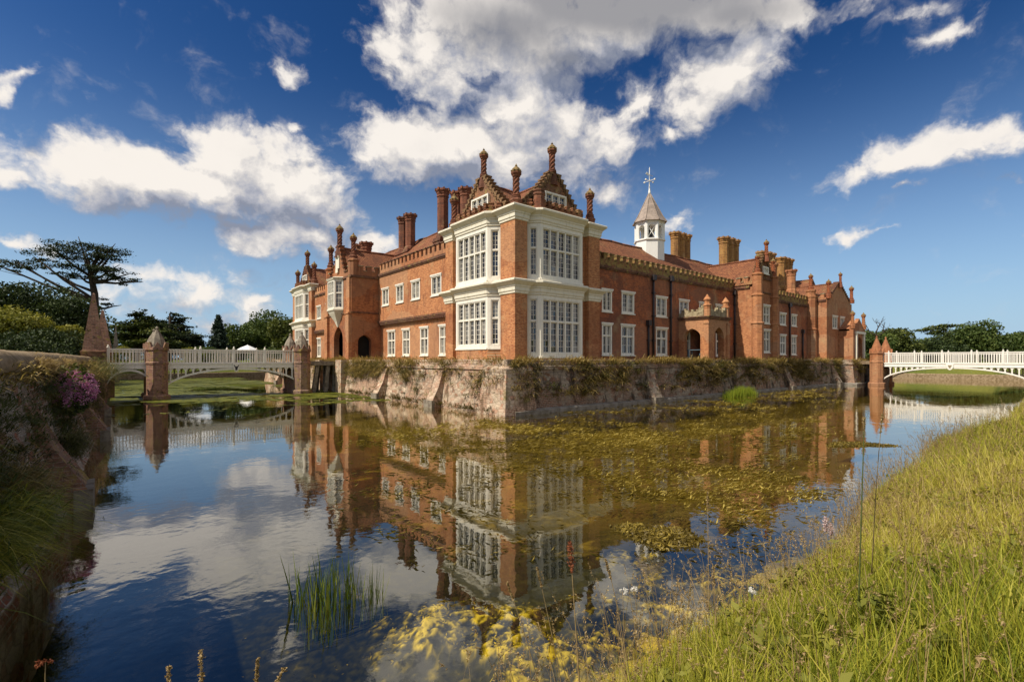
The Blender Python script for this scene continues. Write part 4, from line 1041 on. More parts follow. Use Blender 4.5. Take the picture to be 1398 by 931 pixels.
def water_mat():
    m = bpy.data.materials.new('moat_water'); m.use_nodes = True; nt = m.node_tree; nt.nodes.clear()
    oc = N(nt, 'ShaderNodeTexCoord').outputs['Object']
    a = noise(nt, VM(nt, 'MULTIPLY', oc, (1, 1, 1)), 1.3, 3, .55, .3); b_ = noise(nt, oc, 7.0, 3, .5); calm = smooth(nt, noise(nt, oc, .16, 3, .5), .35, .7, .35, 1.2)
    h = M(nt, 'MULTIPLY', M(nt, 'ADD', a, M(nt, 'MULTIPLY', b_, .22)), calm)
    bp = N(nt, 'ShaderNodeBump'); bp.inputs['Strength'].default_value = .10; bp.inputs['Distance'].default_value = .06; nt.links.new(h, bp.inputs['Height'])
    ge = N(nt, 'ShaderNodeNewGeometry'); cth = M(nt, 'ABSOLUTE', VM(nt, 'DOT_PRODUCT', bp.outputs[0], ge.outputs['Incoming'], out=1))
    fres = M(nt, 'ADD', M(nt, 'MULTIPLY', M(nt, 'POWER', M(nt, 'SUBTRACT', 1, cth, clamp=True), 3.4), .90), .09, clamp=True)
    gl = N(nt, 'ShaderNodeBsdfGlossy'); gl.inputs['Roughness'].default_value = .012; gl.inputs['Color'].default_value = (.97, .96, .93, 1); nt.links.new(bp.outputs[0], gl.inputs['Normal'])
    tr = N(nt, 'ShaderNodeBsdfTransparent'); tr.inputs[0].default_value = (.86, .83, .64, 1)
    mx = N(nt, 'ShaderNodeMixShader'); nt.links.new(fres, mx.inputs[0]); nt.links.new(tr.outputs[0], mx.inputs[1]); nt.links.new(gl.outputs[0], mx.inputs[2])
    out = N(nt, 'ShaderNodeOutputMaterial'); nt.links.new(mx.outputs[0], out.inputs[0])
    return m
wt = MB(); wt.add([(-18.9,-24,WZ),(68.2,-24,WZ),(68.2,62.2,WZ),(-18.9,62.2,WZ)], [(0,1,2,3)])
tag(wt.build('moat_water', water_mat()), 'still dark moat water mirroring the house', kind='structure')

# ------------------------------------------------------------------ moat wall round the house
mw = thing('moat_wall', 'weathered battered masonry wall with sloped buttresses rising from the moat below the house', 'retaining wall', (-2.55, -2.45, WZ))
prof = [(.42,-3.7),(.40,-2.62)] + [(.36 - .30*(i/6)**.8, -2.6+2.1*i/6) for i in range(7)] + [(.13,-.47),(.13,-.32),(.02,-.27),(.02,.0),(-.1,.02),(-.8,.02)]
pw = [(-2.55,43.4),(-2.55,23.6),(-2.55,-2.45)]
def dense(path, st):
    out = []
    for a, b in zip(path, path[1:]):
        l = math.hypot(b[0]-a[0], b[1]-a[1]); k = max(1, int(l/st))
        out += [(a[0]+(b[0]-a[0])*i/k, a[1]+(b[1]-a[1])*i/k) for i in range(k)]
    return out + [path[-1]]
def rough_sweep(mb, path, prof, seed, amp=.045):
    k0 = len(mb.v); mb.sweep(path, prof)
    for i in range(k0, len(mb.v)):
        x, y, z = mb.v[i]
        q = float(fbm(x+y, z*1.6, .9, seed)) - .5; q2 = float(fbm(x+y, z, .33, seed+9)) - .5
        mb.v[i] = (x - q*amp*2, y - q*amp*2, z + (q2*.07 if z > -.6 else 0))
m1 = MB(); rough_sweep(m1, dense(pw, .45), prof, 2); m1.build('west_face', MT['moat'], mw)
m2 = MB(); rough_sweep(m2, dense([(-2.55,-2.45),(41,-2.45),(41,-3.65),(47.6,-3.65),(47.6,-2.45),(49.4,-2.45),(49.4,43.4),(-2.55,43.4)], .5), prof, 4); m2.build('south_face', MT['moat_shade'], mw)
ft = MB(); ft.sweep([(-2.5,-2.45),(41,-2.45),(41,-3.65),(47.6,-3.65),(47.6,-2.45),(49.4,-2.45),(49.4,43.4)], [(.3,-3.7),(.56,-3.7),(.56,-2.38),(.50,-2.33),(.3,-2.30)]); ft.build('footing', MT['concrete'], mw)
def buttress(F, u, wd, top, outw, m, parent, zt=-.55, foot=True):
    P, e, n = F; b = MB()
    pr = [(.0,zt),(.10,zt),(outw*.5,-1.5),(outw,-2.3),(outw,-3.6),(0,-3.6)]
    vs = []
    for uu in (u-wd/2, u+wd/2): vs += [P + e*uu + n*w_ + Z*z for w_, z in pr]
    k = len(pr); b.add(vs, [tuple(range(k)), tuple(range(2*k-1,k-1,-1))] + [(i,(i+1)%k,k+(i+1)%k,k+i) for i in range(k)])
    o = b.build('buttress', m, parent, bevel=.03)
    if foot:
        c = MB(); c.obox(P,e,n, u-wd/2-.05, u+wd/2+.05, outw-.12, outw+.06, -2.75, -2.18); c.build('buttress_foot', MT['stone'], o)
    return o
for y in (3.3, 10.4, 28.0, 36.0): buttress((Vector((-2.6,0,0)), Y, -X), y, .8, 0, .82, MT['moat'], mw)
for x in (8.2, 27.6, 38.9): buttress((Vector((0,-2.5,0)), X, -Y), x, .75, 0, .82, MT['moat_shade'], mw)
# the corner pier, gate abutments
cp = MB(); cp.sweep([(-2.6,-.9),(-2.6,-2.5),(-1.2,-2.5)], [(.0,-3.6),(.52,-3.6),(.50,-2.5),(.20,-.62),(.22,-.55),(.22,-.4),(.1,-.34),(.0,-.3)]); cp.build('corner_pier', MT['moat'], mw)
for y in (17.9, 22.9):
    ab = MB(); ab.box(-3.15,-2.5, y-.6, y+.6, -3.6, .0); ab.build('gate_abutment', MT['moat'], mw)
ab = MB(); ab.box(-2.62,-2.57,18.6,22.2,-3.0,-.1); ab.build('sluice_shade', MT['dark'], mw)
tr_ = MB()
tr_.add([(-2.4,43.2,.0),(-2.4,-2.3,.0),(49.2,-2.3,.0),(49.2,43.2,.0)], [(0,1,2,3)])
tag(tr_.build('terrace', plain('dry_lawn', (.30,.23,.09), .95, .5, 4, (.13,.12,.035), .05)), 'narrow dry grass ledge round the house on top of the moat wall', kind='structure')

def wall_x(y): return np.interp(y, [-24,-13.5,-8.8,1,19.2], [-18.75,-18.12,-17.84,-17.72,-17.72])
# ------------------------------------------------------------------ the garden's own wall on the left
gw = thing('garden_wall', 'old overgrown garden wall with a rounded mossy coping along the left side of the moat', 'wall', (-17.7, -10, WZ))
gp = [(-17.72,-24),(-17.72,-14),(-17.72,19.2)]
gprof = [(-.75,-3.8),(-.7,-2.6)] + [(-.62+.6*(i/6)**.9, -2.5+2.3*i/6) for i in range(7)] 
# outside of this path is +x: walk it from north to south
gpr = [(.72,-3.8),(.68,-2.6)] + [(.60-.58*(i/22)**.85, -2.5+2.35*i/22) for i in range(23)] + [(-.55,-.15),(-.55,-.5)]
g1 = MB(); rough = dense([(-18.75,-24),(-18.12,-13.5),(-17.84,-8.8),(-17.72,1),(-17.72,19.2)], .12)
g1.sweep(rough, gpr)
gv = np.array(g1.v); q = (fbm(gv[:,1], gv[:,2]*1.4, 1.1, 21, 4) - .5)*.07 + (fbm(gv[:,1], gv[:,2]*1.6, 4.5, 23, 3) - .5)*.09
gv[:,0] += q*np.clip((-.1-gv[:,2])/.15, 0, 1); g1.v = [tuple(v) for v in gv]
g1.build('wall_face', MT['garden_wall'], gw)
cpn = [(.10,-.17),(.15,-.10),(.14,.02),(.06,.13),(-.10,.19),(-.28,.2),(-.46,.14),(-.58,.02),(-.6,-.12)]
g2 = MB(); g2.sweep(rough, cpn)
for i in range(len(g2.v)):
    x, y, z = g2.v[i]; q = float(fbm(y, z*3, .7, 25)) - .5; g2.v[i] = (x + q*.12, y, z + (float(fbm(y, x*2, .5, 28))-.5)*.08)
for i in range(len(g2.f)): g2.sm[i] = True
g2.build('coping', MT['wall_cap'], gw)
for y, ow in ((-8.5,.92), (.4,.98), (9.0,.95)):
    bb = MB(); pr = [(-.1,-.75),(.14,-.75),(ow*.5,-1.5),(ow*.97,-2.25),(ow,-3.7),(-.1,-3.7)]
    P = Vector((float(wall_x(y)),y,0)); vs = []
    for uu in (-.45,.45): vs += [P + Y*uu + X*w_ + Z*z for w_, z in pr]
    k = len(pr); bb.add(vs, [tuple(range(k)), tuple(range(2*k-1,k-1,-1))] + [(i,(i+1)%k,k+(i+1)%k,k+i) for i in range(k)])
    o = bb.build('buttress', MT['brick_pier'], gw, bevel=.03)
    c = MB(); c.obox(P,Y,X, -.5,.5, ow-.2,ow+.05, -2.9,-2.2); c.build('buttress_foot', MT['stone'], o)
# far banks: low masonry edges of the moat
fb = thing('moat_bank_wall', 'low pale stone edging along the far outer bank of the moat', 'wall', (68, 20, WZ))
e1 = MB(); 
e1.sweep([(-17.8,22.5),(-17.8,61.75),(67.75,61.75),(67.75,-17.4)], [(.06,-3.7),(.05,-1.95),(.02,-1.86),(-.35,-1.84),(-.5,-2.2)]); e1.build('edging_face', MT['wall_cap'], fb)

# ------------------------------------------------------------------ bridges
def pier_mesh(r, ztop, sharp):
    b = MB(); t = R(22.5)
    b.lathe([(r*1.25,-3.6),(r*1.25,WZ+.22),(r*1.12,WZ+.30)], 8, turn=t)
    b.lathe([(r,WZ+.25),(r,-.30),(r*1.06,-.26),(r*1.06,-.16),(r*.97,-.10),(r*.97,ztop-.42),(r*1.08,ztop-.34),(r*1.08,ztop-.2),(r,ztop-.16)], 8, turn=t)
    for k in range(8):   # little gablets round the foot of the spire
        a = R(45*k); n = Vector((math.cos(a), math.sin(a), 0)); e = Vector((-n.y, n.x, 0)); w_ = r*.30
        b.prism(Vector((0,0,0)), e, n, [(-w_,ztop-.2),(w_,ztop-.2),(w_*.05,ztop+.16),(-w_*.05,ztop+.16)], r*.5, r*1.0)
    c = MB(); c.lathe([(r*.93,ztop-.16),(r*.62,ztop+.42),(r*.2,ztop+sharp*.88),(r*.10,ztop+sharp),(r*.17,ztop+sharp+.08),(.01,ztop+sharp+.2)], 8, turn=t)
    return b, c
def pier(parent, x, y, r=.60, ztop=.98, sharp=1.0, m='brick_pier', cm='stone'):
    b, c = pier_mesh(r, ztop, sharp); v = Vector((x, y, 0))
    b.v = [tuple(Vector(q)+v) for q in b.v]; c.v = [tuple(Vector(q)+v) for q in c.v]
    o = b.build('pier', MT[m], parent); c.build('pier_cap', MT[cm], o); return o
def truss(parent, F, a, b, w, spans, m, mi, sign, zd=-.30, rail=.72, emblem=None):
    """one side of the bridge: rail, fascia, arched ribs; F = (P, e, n)"""
    P, e, n = F
    rl = MB(); rl.obox(P,e,n, a, b, w-.05, w+.05, rail-.07, rail); rl.obox(P,e,n, a, b, w-.03, w+.03, zd+.06, zd+.12)
    k = int((b-a)/.165)
    for i in range(k):
        u = a + (i+.5)*(b-a)/k
        rl.obox(P,e,n, u-.024, u+.024, w-.02, w+.02, zd+.12, rail-.07)
    rl.obox(P,e,n, a, b, w-.022, w+.022, rail-.20, rail-.165)
    r_ = rl.build('railing', MT[m], parent)
    for i in range(int((b-a)/2.0)+1):
        u = min(a + .06 + i*2.0, b-.06); q = MB(); q.obox(P,e,n, u-.06, u+.06, w-.06, w+.06, zd, rail+.06); c_ = P+e*u+n*w
        q.lathe([(.075,rail+.06),(.075,rail+.09),(.03,rail+.12),(.055,rail+.17),(.005,rail+.22)], 8, c=(c_.x,c_.y,0)); q.build('rail_post', MT[m], parent)
    fa = MB(); fa.obox(P,e,n, a, b, w-.06, w+.045, zd-.22, zd+.02); fa.obox(P,e,n, a, b, w-.08, w+.09, zd+.02, zd+.06); fa.obox(P,e,n, a, b, w-.07, w+.075, zd-.27, zd-.22)
    fa.build('fascia_beam', MT[m], parent)
    for (s0, s1, zs, zt) in spans:
        ar = MB(); kk = 28; um, hw = (s0+s1)/2, (s1-s0)/2
        f = lambda u: zs + (zt-zs)*math.sqrt(max(0, 1-((u-um)/hw)**2*.96)) if True else 0
        base_ = f(s0)
        g = lambda u: zs + (zt-zs)*(f(u)-base_)/(zt-base_)
        us = [s0 + (s1-s0)*(.5-.5*math.cos(math.pi*i/kk)) for i in range(kk+1)]
        for u0, u1 in zip(us, us[1:]):
            ar.prism(P, e, n, [(u0,g(u0)),(u1,g(u1)),(u1,g(u1)+.13),(u0,g(u0)+.13)], w-.06, w+.05)
        ar.build('arch_rib', MT[m], parent)
        sp_ = MB(); d = .42; q = s0+.28
        while q < s1-.2:
            zt_ = g(q)+.12
            if zd-.27 - zt_ > .12:
                sp_.obox(P,e,n, q-.045, q+.045, w-.04, w+.035, zt_-.03, zd-.27)
                # rounded heads of the openings
                for sg in (-1, 1):
                    sp_.prism(P,e,n, [(q+sg*.045,zd-.27),(q+sg*.19,zd-.27),(q+sg*.12,zd-.32),(q+sg*.06,zd-.42),(q+sg*.045,zd-.46)], w-.035, w+.03)
            q += d
        sp_.build('spandrel_bars', MT[m], parent)
# left bridge: runs along x at y = 19.1 .. 21.9
lb = thing('footbridge', 'white iron arched footbridge with two stone capped brick piers leading to the gatehouse', 'bridge', (-11, 20.5, -.3))
FL = (Vector((0,19.1,0)), X, -Y); FLb = (Vector((0,21.9,0)), X, Y)
for F in (FL, FLb):
    truss(lb, F, -17.0, -14.9, 0, [(-17.05,-14.75,-1.75,-.72)], 'white_bridge', 0, 1)
    truss(lb, F, -14.9+.75, -5.95, 0, [(-14.05,-5.75,-1.85,-.70)], 'white_bridge', 0, 1)
dkb = MB(); dkb.box(-17.2,-5.3,19.15,21.85,-.40,-.31); dkb.build('deck', MT['wood'], lb)
for x in (-14.5, -5.55):
    for y in (18.92, 22.1): pier(lb, x, y, .62 if x < -10 else .60, .98, 1.0, 'brick_pier' )
for x in (-14.5, -5.55):
    pm = MB(); pm.box(x-.4, x+.4, 19.3, 21.7, -3.5, -.85); pm.build('pier_base', MT['brick_pier'], lb)
em = MB(); em.prism(Vector((-9.95,19.1,0)), X, -Y, [(-.22,-.26),(.22,-.26),(.22,-.55),(.12,-.76),(0,-.84),(-.12,-.76),(-.22,-.55)], .08, .12); eo = em.build('shield', MT['white_bridge'], lb)
em = MB(); em.prism(Vector((-9.95,19.1,0)), X, -Y, [(-.06,-.72),(.06,-.72),(.08,-.55),(.17,-.36),(.13,-.34),(.06,-.46),(-.06,-.46),(-.13,-.34),(-.17,-.36),(-.08,-.55)], .12, .135); em.build('shield_charge', MT['iron'], eo)
# drawbridge
db = thing('drawbridge', 'grey timber drawbridge on raking struts between the brick pier and the gatehouse arch', 'drawbridge', (-3.9, 20.4, -.2))
d1 = MB(); d1.box(-5.2,-2.3,19.1,21.8,-.30,-.14); d1.build('deck', MT['wood'], db)
for y in (19.0, 21.9):
    d2 = MB(); d2.box(-5.2,-2.4,y-.09,y+.09,-.42,-.10); d2.build('side_beam', MT['stone'], db)
for x0_, x1_ in ((-4.3,-4.75),(-3.5,-3.75),(-2.95,-3.0)):
    for y in (19.2, 21.5):
        d3 = MB(); d3.add([(x0_-.13,y-.12,-.4),(x0_+.13,y-.12,-.4),(x0_+.13,y+.12,-.4),(x0_-.13,y+.12,-.4),(x1_-.16,y-.12,-3.4),(x1_+.16,y-.12,-3.4),(x1_+.16,y+.12,-3.4),(x1_-.16,y+.12,-3.4)], [(0,1,2,3),(7,6,5,4),(0,4,5,1),(1,5,6,2),(2,6,7,3),(3,7,4,0)]); d3.build('strut', MT['stone'], db)
# right bridge: runs along y at x = 42.7 .. 45.5
rb = thing('footbridge', 'white iron arched footbridge at the right reaching the grassy bank from twin brick turrets', 'bridge', (44.1, -11, -.4))
FR = (Vector((42.7,0,0)), Y, -X); FRb = (Vector((45.5,0,0)), Y, X)
for F in (FR, FRb): truss(rb, F, -16.3, -5.6, 0, [(-15.9,-5.85,-1.95,-.80)], 'white_bridge_clean', 0, 1, zd=-.40, rail=.70)
dkb = MB(); dkb.box(42.75,45.45,-17.2,-5.0,-.50,-.41); dkb.build('deck', MT['wood'], rb)
for x in (42.55, 45.65): pier(rb, x, -5.3, .58, .95, 1.25, 'brick_wing', 'brick_wing')
pm = MB(); pm.box(42.9,45.3,-5.7,-4.9,-3.5,-.9); pm.build('pier_base', MT['garden_wall'], rb); pm = MB(); pm.box(42.6,45.6,-17.5,-16.1,-3.5,-.55); pm.build('pier_base', MT['garden_wall'], rb)
em = MB(); em.prism(Vector((42.7,-10.8,0)), Y, -X, [(-.26,-.36),(.26,-.36),(.26,-.65),(.14,-.86),(0,-.94),(-.14,-.86),(-.26,-.65)], .08, .12); eo = em.build('shield', MT['white_bridge_clean'], rb)
em = MB(); em.prism(Vector((42.7,-10.8,0)), Y, -X, [(-.06,-.76),(.06,-.76),(.09,-.6),(.15,-.5),(-.15,-.5),(-.09,-.6)], .12, .135); em.build('shield_charge', MT['coping'], eo)
d2b = thing('drawbridge', 'timber drawbridge at the right between the white doorcase and the twin brick turrets', 'drawbridge', (44.1, -4.4, -.3))
d1 = MB(); d1.box(42.9,45.3,-5.1,-3.5,-.32,-.18); d1.build('deck', MT['wood'], d2b)
for x in (42.8, 45.4):
    d2 = MB(); d2.box(x-.08,x+.08,-5.1,-3.5,-.44,-.12); d2.build('side_beam', MT['wood'], d2b)
for y in (-4.8, -4.0):
    d3 = MB(); d3.box(42.9,43.15,y-.12,y+.12,-3.4,-.44); d3.build('strut', MT['wood'], d2b)

# ------------------------------------------------------------------ obelisks
def obelisk(x, y, zb, wb, h, label, m, name='obelisk', cat='obelisk', grp=None):
    o = thing(name, label, cat, (x, y, zb), grp); b = MB(); t = R(45); k = wb/2*1.414; c = (x,y,zb)
    b.lathe([(k*1.08,-3.4),(k*1.08,.30),(k*1.0,.36)], 4, c=c, turn=t); b.build('plinth', MT[m], o)
    b = MB(); b.lathe([(k*.98,.36),(k*.98,.75),(k*1.04,.78),(k*1.04,.88),(k*.9,.92)], 4, c=c, turn=t); b.build('base_block', MT['brick_dado' if m == 'brick_pier' else m], o)
    b = MB(); b.lathe([(k*.88,.92),(k*.11,h*.985),(k*.02,h)], 4, c=c, turn=t); b.build('shaft', MT[m], o)
obelisk(-17.60, 18.35, -.35, 1.15, 4.35, 'tall tapering brick obelisk at the end of the garden wall, the nearer of two', 'brick_pier', grp='obelisks by the bridge')
obelisk(-17.25, 22.7, -.35, 1.15, 3.7, 'brick obelisk beyond the bridge, half hidden behind the taller one', 'brick_pier', grp='obelisks by the bridge')

# ------------------------------------------------------------------ trees
def on_px(px, d):
    """ground place seen in that direction from the viewpoint at that distance"""
    r = (px-699)/PXF; v = FWD*d + RGT*(r*d); return CAM.x+v.x, CAM.y+v.y
def crown_points(blobs, n, shell=.55):
    P = []; T = []
    tot = sum(b[3]*b[4]*b[5] if len(b) > 5 else b[3]**3 for b in blobs)
    for b in blobs:
        cx, cy, cz, rx, ry, rz = b if len(b) > 5 else (*b[:4], b[3], b[3]*.8)
        k = max(8, int(n*rx*ry*rz/tot)); v = nr.normal(size=(k, 3)); v /= np.linalg.norm(v, axis=1)[:, None]
        r = shell + (1-shell)*nr.random(k)**.6; r *= 1 + .28*(fbm(v[:,0]*2+cx, v[:,1]*2+v[:,2]*1.7+cy, 1.6, 3)-.5)*2
        P.append(np.array([cx, cy, cz]) + v*r[:, None]*np.array([rx, ry, rz]))
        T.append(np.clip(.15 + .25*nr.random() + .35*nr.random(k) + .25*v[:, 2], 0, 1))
    return np.concatenate(P), np.concatenate(T)
def limbs(name, o, paths, m='bark'):
    b = MB()
    for pts, r0, r1 in paths:
        k = len(pts); b.tube(pts, [r0+(r1-r0)*i/(k-1) for i in range(k)], 7)
    return b.build(name, MT[m], o)
def broad_tree(label, px, d, top, wide, mname, n=9000, leaf=.45, name='broadleaf_tree', cat='tree', grp=None, base=-.3, seed=1, trunk=.22, low=.16, zs=1.0):
    """rounded tree: top = height over the eye level, wide = crown width"""
    x, y = on_px(px, d); o = thing(name, label, cat, (x, y, base), grp); r_ = random.Random(seed)
    H = top-base; blobs = []; k = 16
    for i in range(k):
        a = r_.uniform(0, 6.28); t = r_.uniform(0, 1); zz = H*(low + (.88-low)*t)
        env = math.sqrt(max(.05, 1-((t-.35)/.75)**2)); rad = wide/2*env*r_.uniform(.25, .75); s_ = wide*r_.uniform(.15, .25)
        blobs.append((rad*math.cos(a), rad*math.sin(a), min(zz, H-s_*.75), s_, s_, s_*.72*zs))
    blobs.append((0, 0, H-wide*.2, wide*.24, wide*.24, wide*.19)); blobs.append((0, 0, H*.5, wide*.33, wide*.33, H*.3))
    P, T = crown_points(blobs, n)
    P = P[P[:, 2] > .2]; T = T[:len(P)]
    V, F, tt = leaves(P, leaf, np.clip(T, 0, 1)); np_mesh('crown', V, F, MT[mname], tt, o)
    ps = [([Vector((0,0,-.3)), Vector((.1,0,H*.3)), Vector((0,.1,H*.75))], H*.035, H*.008)]
    for q in range(5):
        b = blobs[q*3]; ps.append(([Vector((.05,0,H*.2)), Vector((b[0]*.4,b[1]*.4,H*.2+(b[2]-H*.2)*.6)), Vector(b[:3])], H*.014, H*.004))
    ps = [([p + Vector((x,y,base)) for p in pts], a, b) for pts, a, b in ps]
    limbs('trunk', o, ps)
    return o
def plates_tree(label, px, d, top, trunkpath, plates, mname, n=7000, leaf=.3, name='cedar_tree', grp=None, base=-.3, r0=.5):
    """cedar: flat tiers of foliage, given in metres (side, depth, height) round the trunk's foot"""
    x, y = on_px(px, d); o = thing(name, label, 'tree', (x, y, base), grp)
    loc = lambda s_, q, z: RGT*s_ + FWD*q + Z*z
    P = []; T = []; paths = [([loc(*p) for p in trunkpath], r0, r0*.35)]
    area = sum(p[3]*p[4] for p in plates)
    for (s_, q, z, a, b, att) in plates:
        k = int(n*a*b/area); m_ = max(3, int(a*b*1.6)); cl = nr.random((m_, 2)); rr_ = np.sqrt(cl[:, 0])*.95; th = cl[:, 1]*6.283
        cs = np.stack([s_ + rr_*np.cos(th)*a, q + rr_*np.sin(th)*b, z + .18*nr.normal(size=m_) + .22*(1-rr_)], 1)
        idx = nr.integers(0, m_, k); off = nr.normal(size=(k, 3))*np.array([.55, .55, .13])*min(1.2, max(.6, a/3))
        off[:, 2] -= .03*(off[:, 0]**2+off[:, 1]**2)
        L = cs[idx] + off; P.append(np.outer(L[:, 0], np.array(RGT)) + np.outer(L[:, 1], np.array(FWD)) + np.outer(L[:, 2], [0,0,1]))
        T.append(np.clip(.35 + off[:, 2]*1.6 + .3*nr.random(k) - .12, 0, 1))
        if att is not None:
            A = Vector(loc(*att)); B = loc(s_, q, z-.12); mid = A.lerp(B, .55) - Z*.25 + Z*0.0
            paths.append(([A, mid, B, B + (B-A).normalized()*min(a, 2.5)*.7 + Z*.05], r0*.38, r0*.06))
            for w in range(3):
                c_ = cs[nr.integers(0, m_)]; paths.append(([mid.lerp(B, .5), loc(c_[0], c_[1], c_[2]-.1)], r0*.12, r0*.03))
    P = np.concatenate(P); T = np.concatenate(T)
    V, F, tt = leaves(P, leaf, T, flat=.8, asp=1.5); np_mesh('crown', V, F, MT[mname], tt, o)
    v = Vector((x, y, base)); limbs('trunk', o, [([p+v for p in pts], a, b) for pts, a, b in paths])
    return o
# the big flat topped cedar: at 75 m one photo pixel is 0.113 m
dC = 75; u = dC/PXF
def pl(px, py, hw, dep, att=None, q=0):
    return ((px-130)*u, q, (491-py)*u+.3, hw*u, dep, None if att is None else ((att[0]-130)*u, 0, (491-att[1])*u+.3))
plates_tree('tall flat topped cedar with a bare leaning limb, alone against the sky', 130, dC, 18,
    [(.3,0,0),(.1,0,6),(-.1,0,10.5),(-.6,0,13),(-.2,0,15),(.8,0,16.6)],
    [pl(112,337,38,3.4,(128,385)), pl(140,342,24,3.0,(126,370),1), pl(88,346,40,3.0,(128,380),-1), pl(120,352,40,3.2,(128,378)), pl(150,350,14,1.6,(128,372)),
     pl(150,368,26,2.6,(126,382)), pl(120,366,36,3.2,(128,384)), pl(165,376,16,1.6,(128,384)), pl(182,384,18,1.3,(128,384)), pl(110,377,22,2.4,(128,388)),
     pl(30,361,34,2.4,(127,414)), pl(8,365,16,1.6,(127,412)), pl(55,356,18,1.8,(127,408)), pl(40,368,20,1.6,(127,410)), pl(150,381,22,1.8,(128,386)), pl(84,376,14,1.2,(127,398)),
     pl(118,405,12,1.4,None,2), pl(140,415,14,1.2,(129,420),2)], 'leaf_cedar', 11500, .22, r0=.62)
# hedge-like dark trees behind the garden wall
broad_tree('very dark yew with a rounded head behind the garden wall at the far left', 8, 58, 9.2, 12, 'leaf_dark', 14000, .30, 'yew_tree', seed=3, low=.05, grp='yews behind the garden wall')
broad_tree('very dark yew right behind the yellow green laburnum', 55, 62, 10.2, 13, 'leaf_dark', 14000, .30, 'yew_tree', seed=4, low=.05, grp='yews behind the garden wall')
broad_tree('very dark yew beside the brick obelisks under the cedar', 98, 60, 7.9, 10, 'leaf_dark', 12000, .28, 'yew_tree', seed=5, low=.05, grp='yews behind the garden wall')
broad_tree('bright yellow green laburnum, larger one at the left edge', 12, 47, 5.4, 7.6, 'leaf_yellow', 9000, .24, 'laburnum_tree', seed=6, low=.2, grp='yellow green trees', zs=.8)
broad_tree('low yellow green tree beside the brick obelisk', 97, 49, 3.6, 4.2, 'leaf_yellow', 6000, .22, 'laburnum_tree', seed=7, low=.3, grp='yellow green trees', zs=.8)
broad_tree('dark green shrub between the two yellow green trees', 62, 45, 3.0, 6.5, 'leaf_dark', 7000, .22, 'shrub', cat='shrub', seed=8, low=.02)
broad_tree('dark shrub mass low behind the coping at the left edge', 20, 40, 2.3, 7.5, 'leaf_dark', 7000, .2, 'shrub', cat='shrub', seed=9, low=.02)
# layered cedars between the obelisks and the first pier
def layered(label, px, d, top, wide, mname, seed, n=9000, grp='layered cedars', leaf=.3):
    r_ = random.Random(seed); P_ = []; H = top+.3; k = 20
    for i in range(k):
        t = (i+.5)/k; z = H*(.18+.80*t); w = wide/2*(1-.75*t**1.6); a = r_.uniform(0, 6.28); rad = w*r_.uniform(.15, .62)
        P_.append((rad*math.cos(a), rad*math.sin(a), z, w*r_.uniform(.4, .7), w*r_.uniform(.4, .7), (0, 0, z-.8)))
    return plates_tree(label, px, d, top, [(0,0,0),(.1,0,H*.5),(0,0,H*.97)], P_, mname, n, leaf, r0=.4, grp=grp)
layered('green layered cedar right of the brick obelisks', 186, 78, 8.0, 14, 'leaf_cedar_gold', 11, 12000)
layered('darker layered cedar right above the first bridge pier', 232, 86, 8.4, 13, 'leaf_cedar', 12, 10000)
layered('low layered cedar at the end of the row, left of the gap of sky', 256, 95, 5.6, 10, 'leaf_cedar_gold', 13, 8000)
broad_tree('dark round tree behind the layered cedars', 205, 105, 8.6, 18, 'leaf_mid', 9000, .5, seed=14, low=.05)
# trees beyond the left bridge
xx, yy = on_px(298, 92); o = thing('fir_tree', 'pointed blue green fir left of the round trees beyond the bridge', 'tree', (xx, yy, -.4))
Pf = []
for i in range(26):
    t = i/25; z = 1+7.6*t; r_ = 2.6*(1-t)**.9+.12
    for a in range(11):
        th = nr.uniform(0, 6.28); m_ = 34; q = nr.random(m_)**.7; L = np.stack([np.cos(th)*r_*q, np.sin(th)*r_*q, z - .30*q*r_ + 0*q], 1) + nr.normal(size=(m_, 3))*.12; Pf.append(L)
Pf = np.concatenate(Pf); V, F, tt = leaves(Pf, .26, np.clip(nr.random(len(Pf)), 0, 1), asp=1.3); np_mesh('crown', V, F, MT['leaf_fir'], tt, o)
limbs('trunk', o, [([Vector((xx,yy,-.6)), Vector((xx,yy,4)), Vector((xx,yy,8))], .22, .03)])
for i, (px, d, top, wd, mn, lb_) in enumerate([
    (322, 100, 7.4, 9, 'leaf_mid', 'round dark tree directly right of the pointed fir'),
    (345, 108, 9.0, 12, 'leaf_mid', 'round leafy tree above the white parasol'),
    (374, 104, 10.6, 13, 'leaf_mid', 'tallest round leafy tree beyond the left bridge, nearest the house'),
    (392, 96, 8.0, 9, 'leaf_cedar_gold', 'lighter round tree against the house beyond the bridge'),
    (412, 112, 9.0, 12, 'leaf_mid', 'round tree partly hidden by the house corner beyond the bridge')]):
    broad_tree(lb_, px, d, top, wd, mn, 9000, .42, seed=20+i, low=.08, grp='round trees beyond the left bridge')
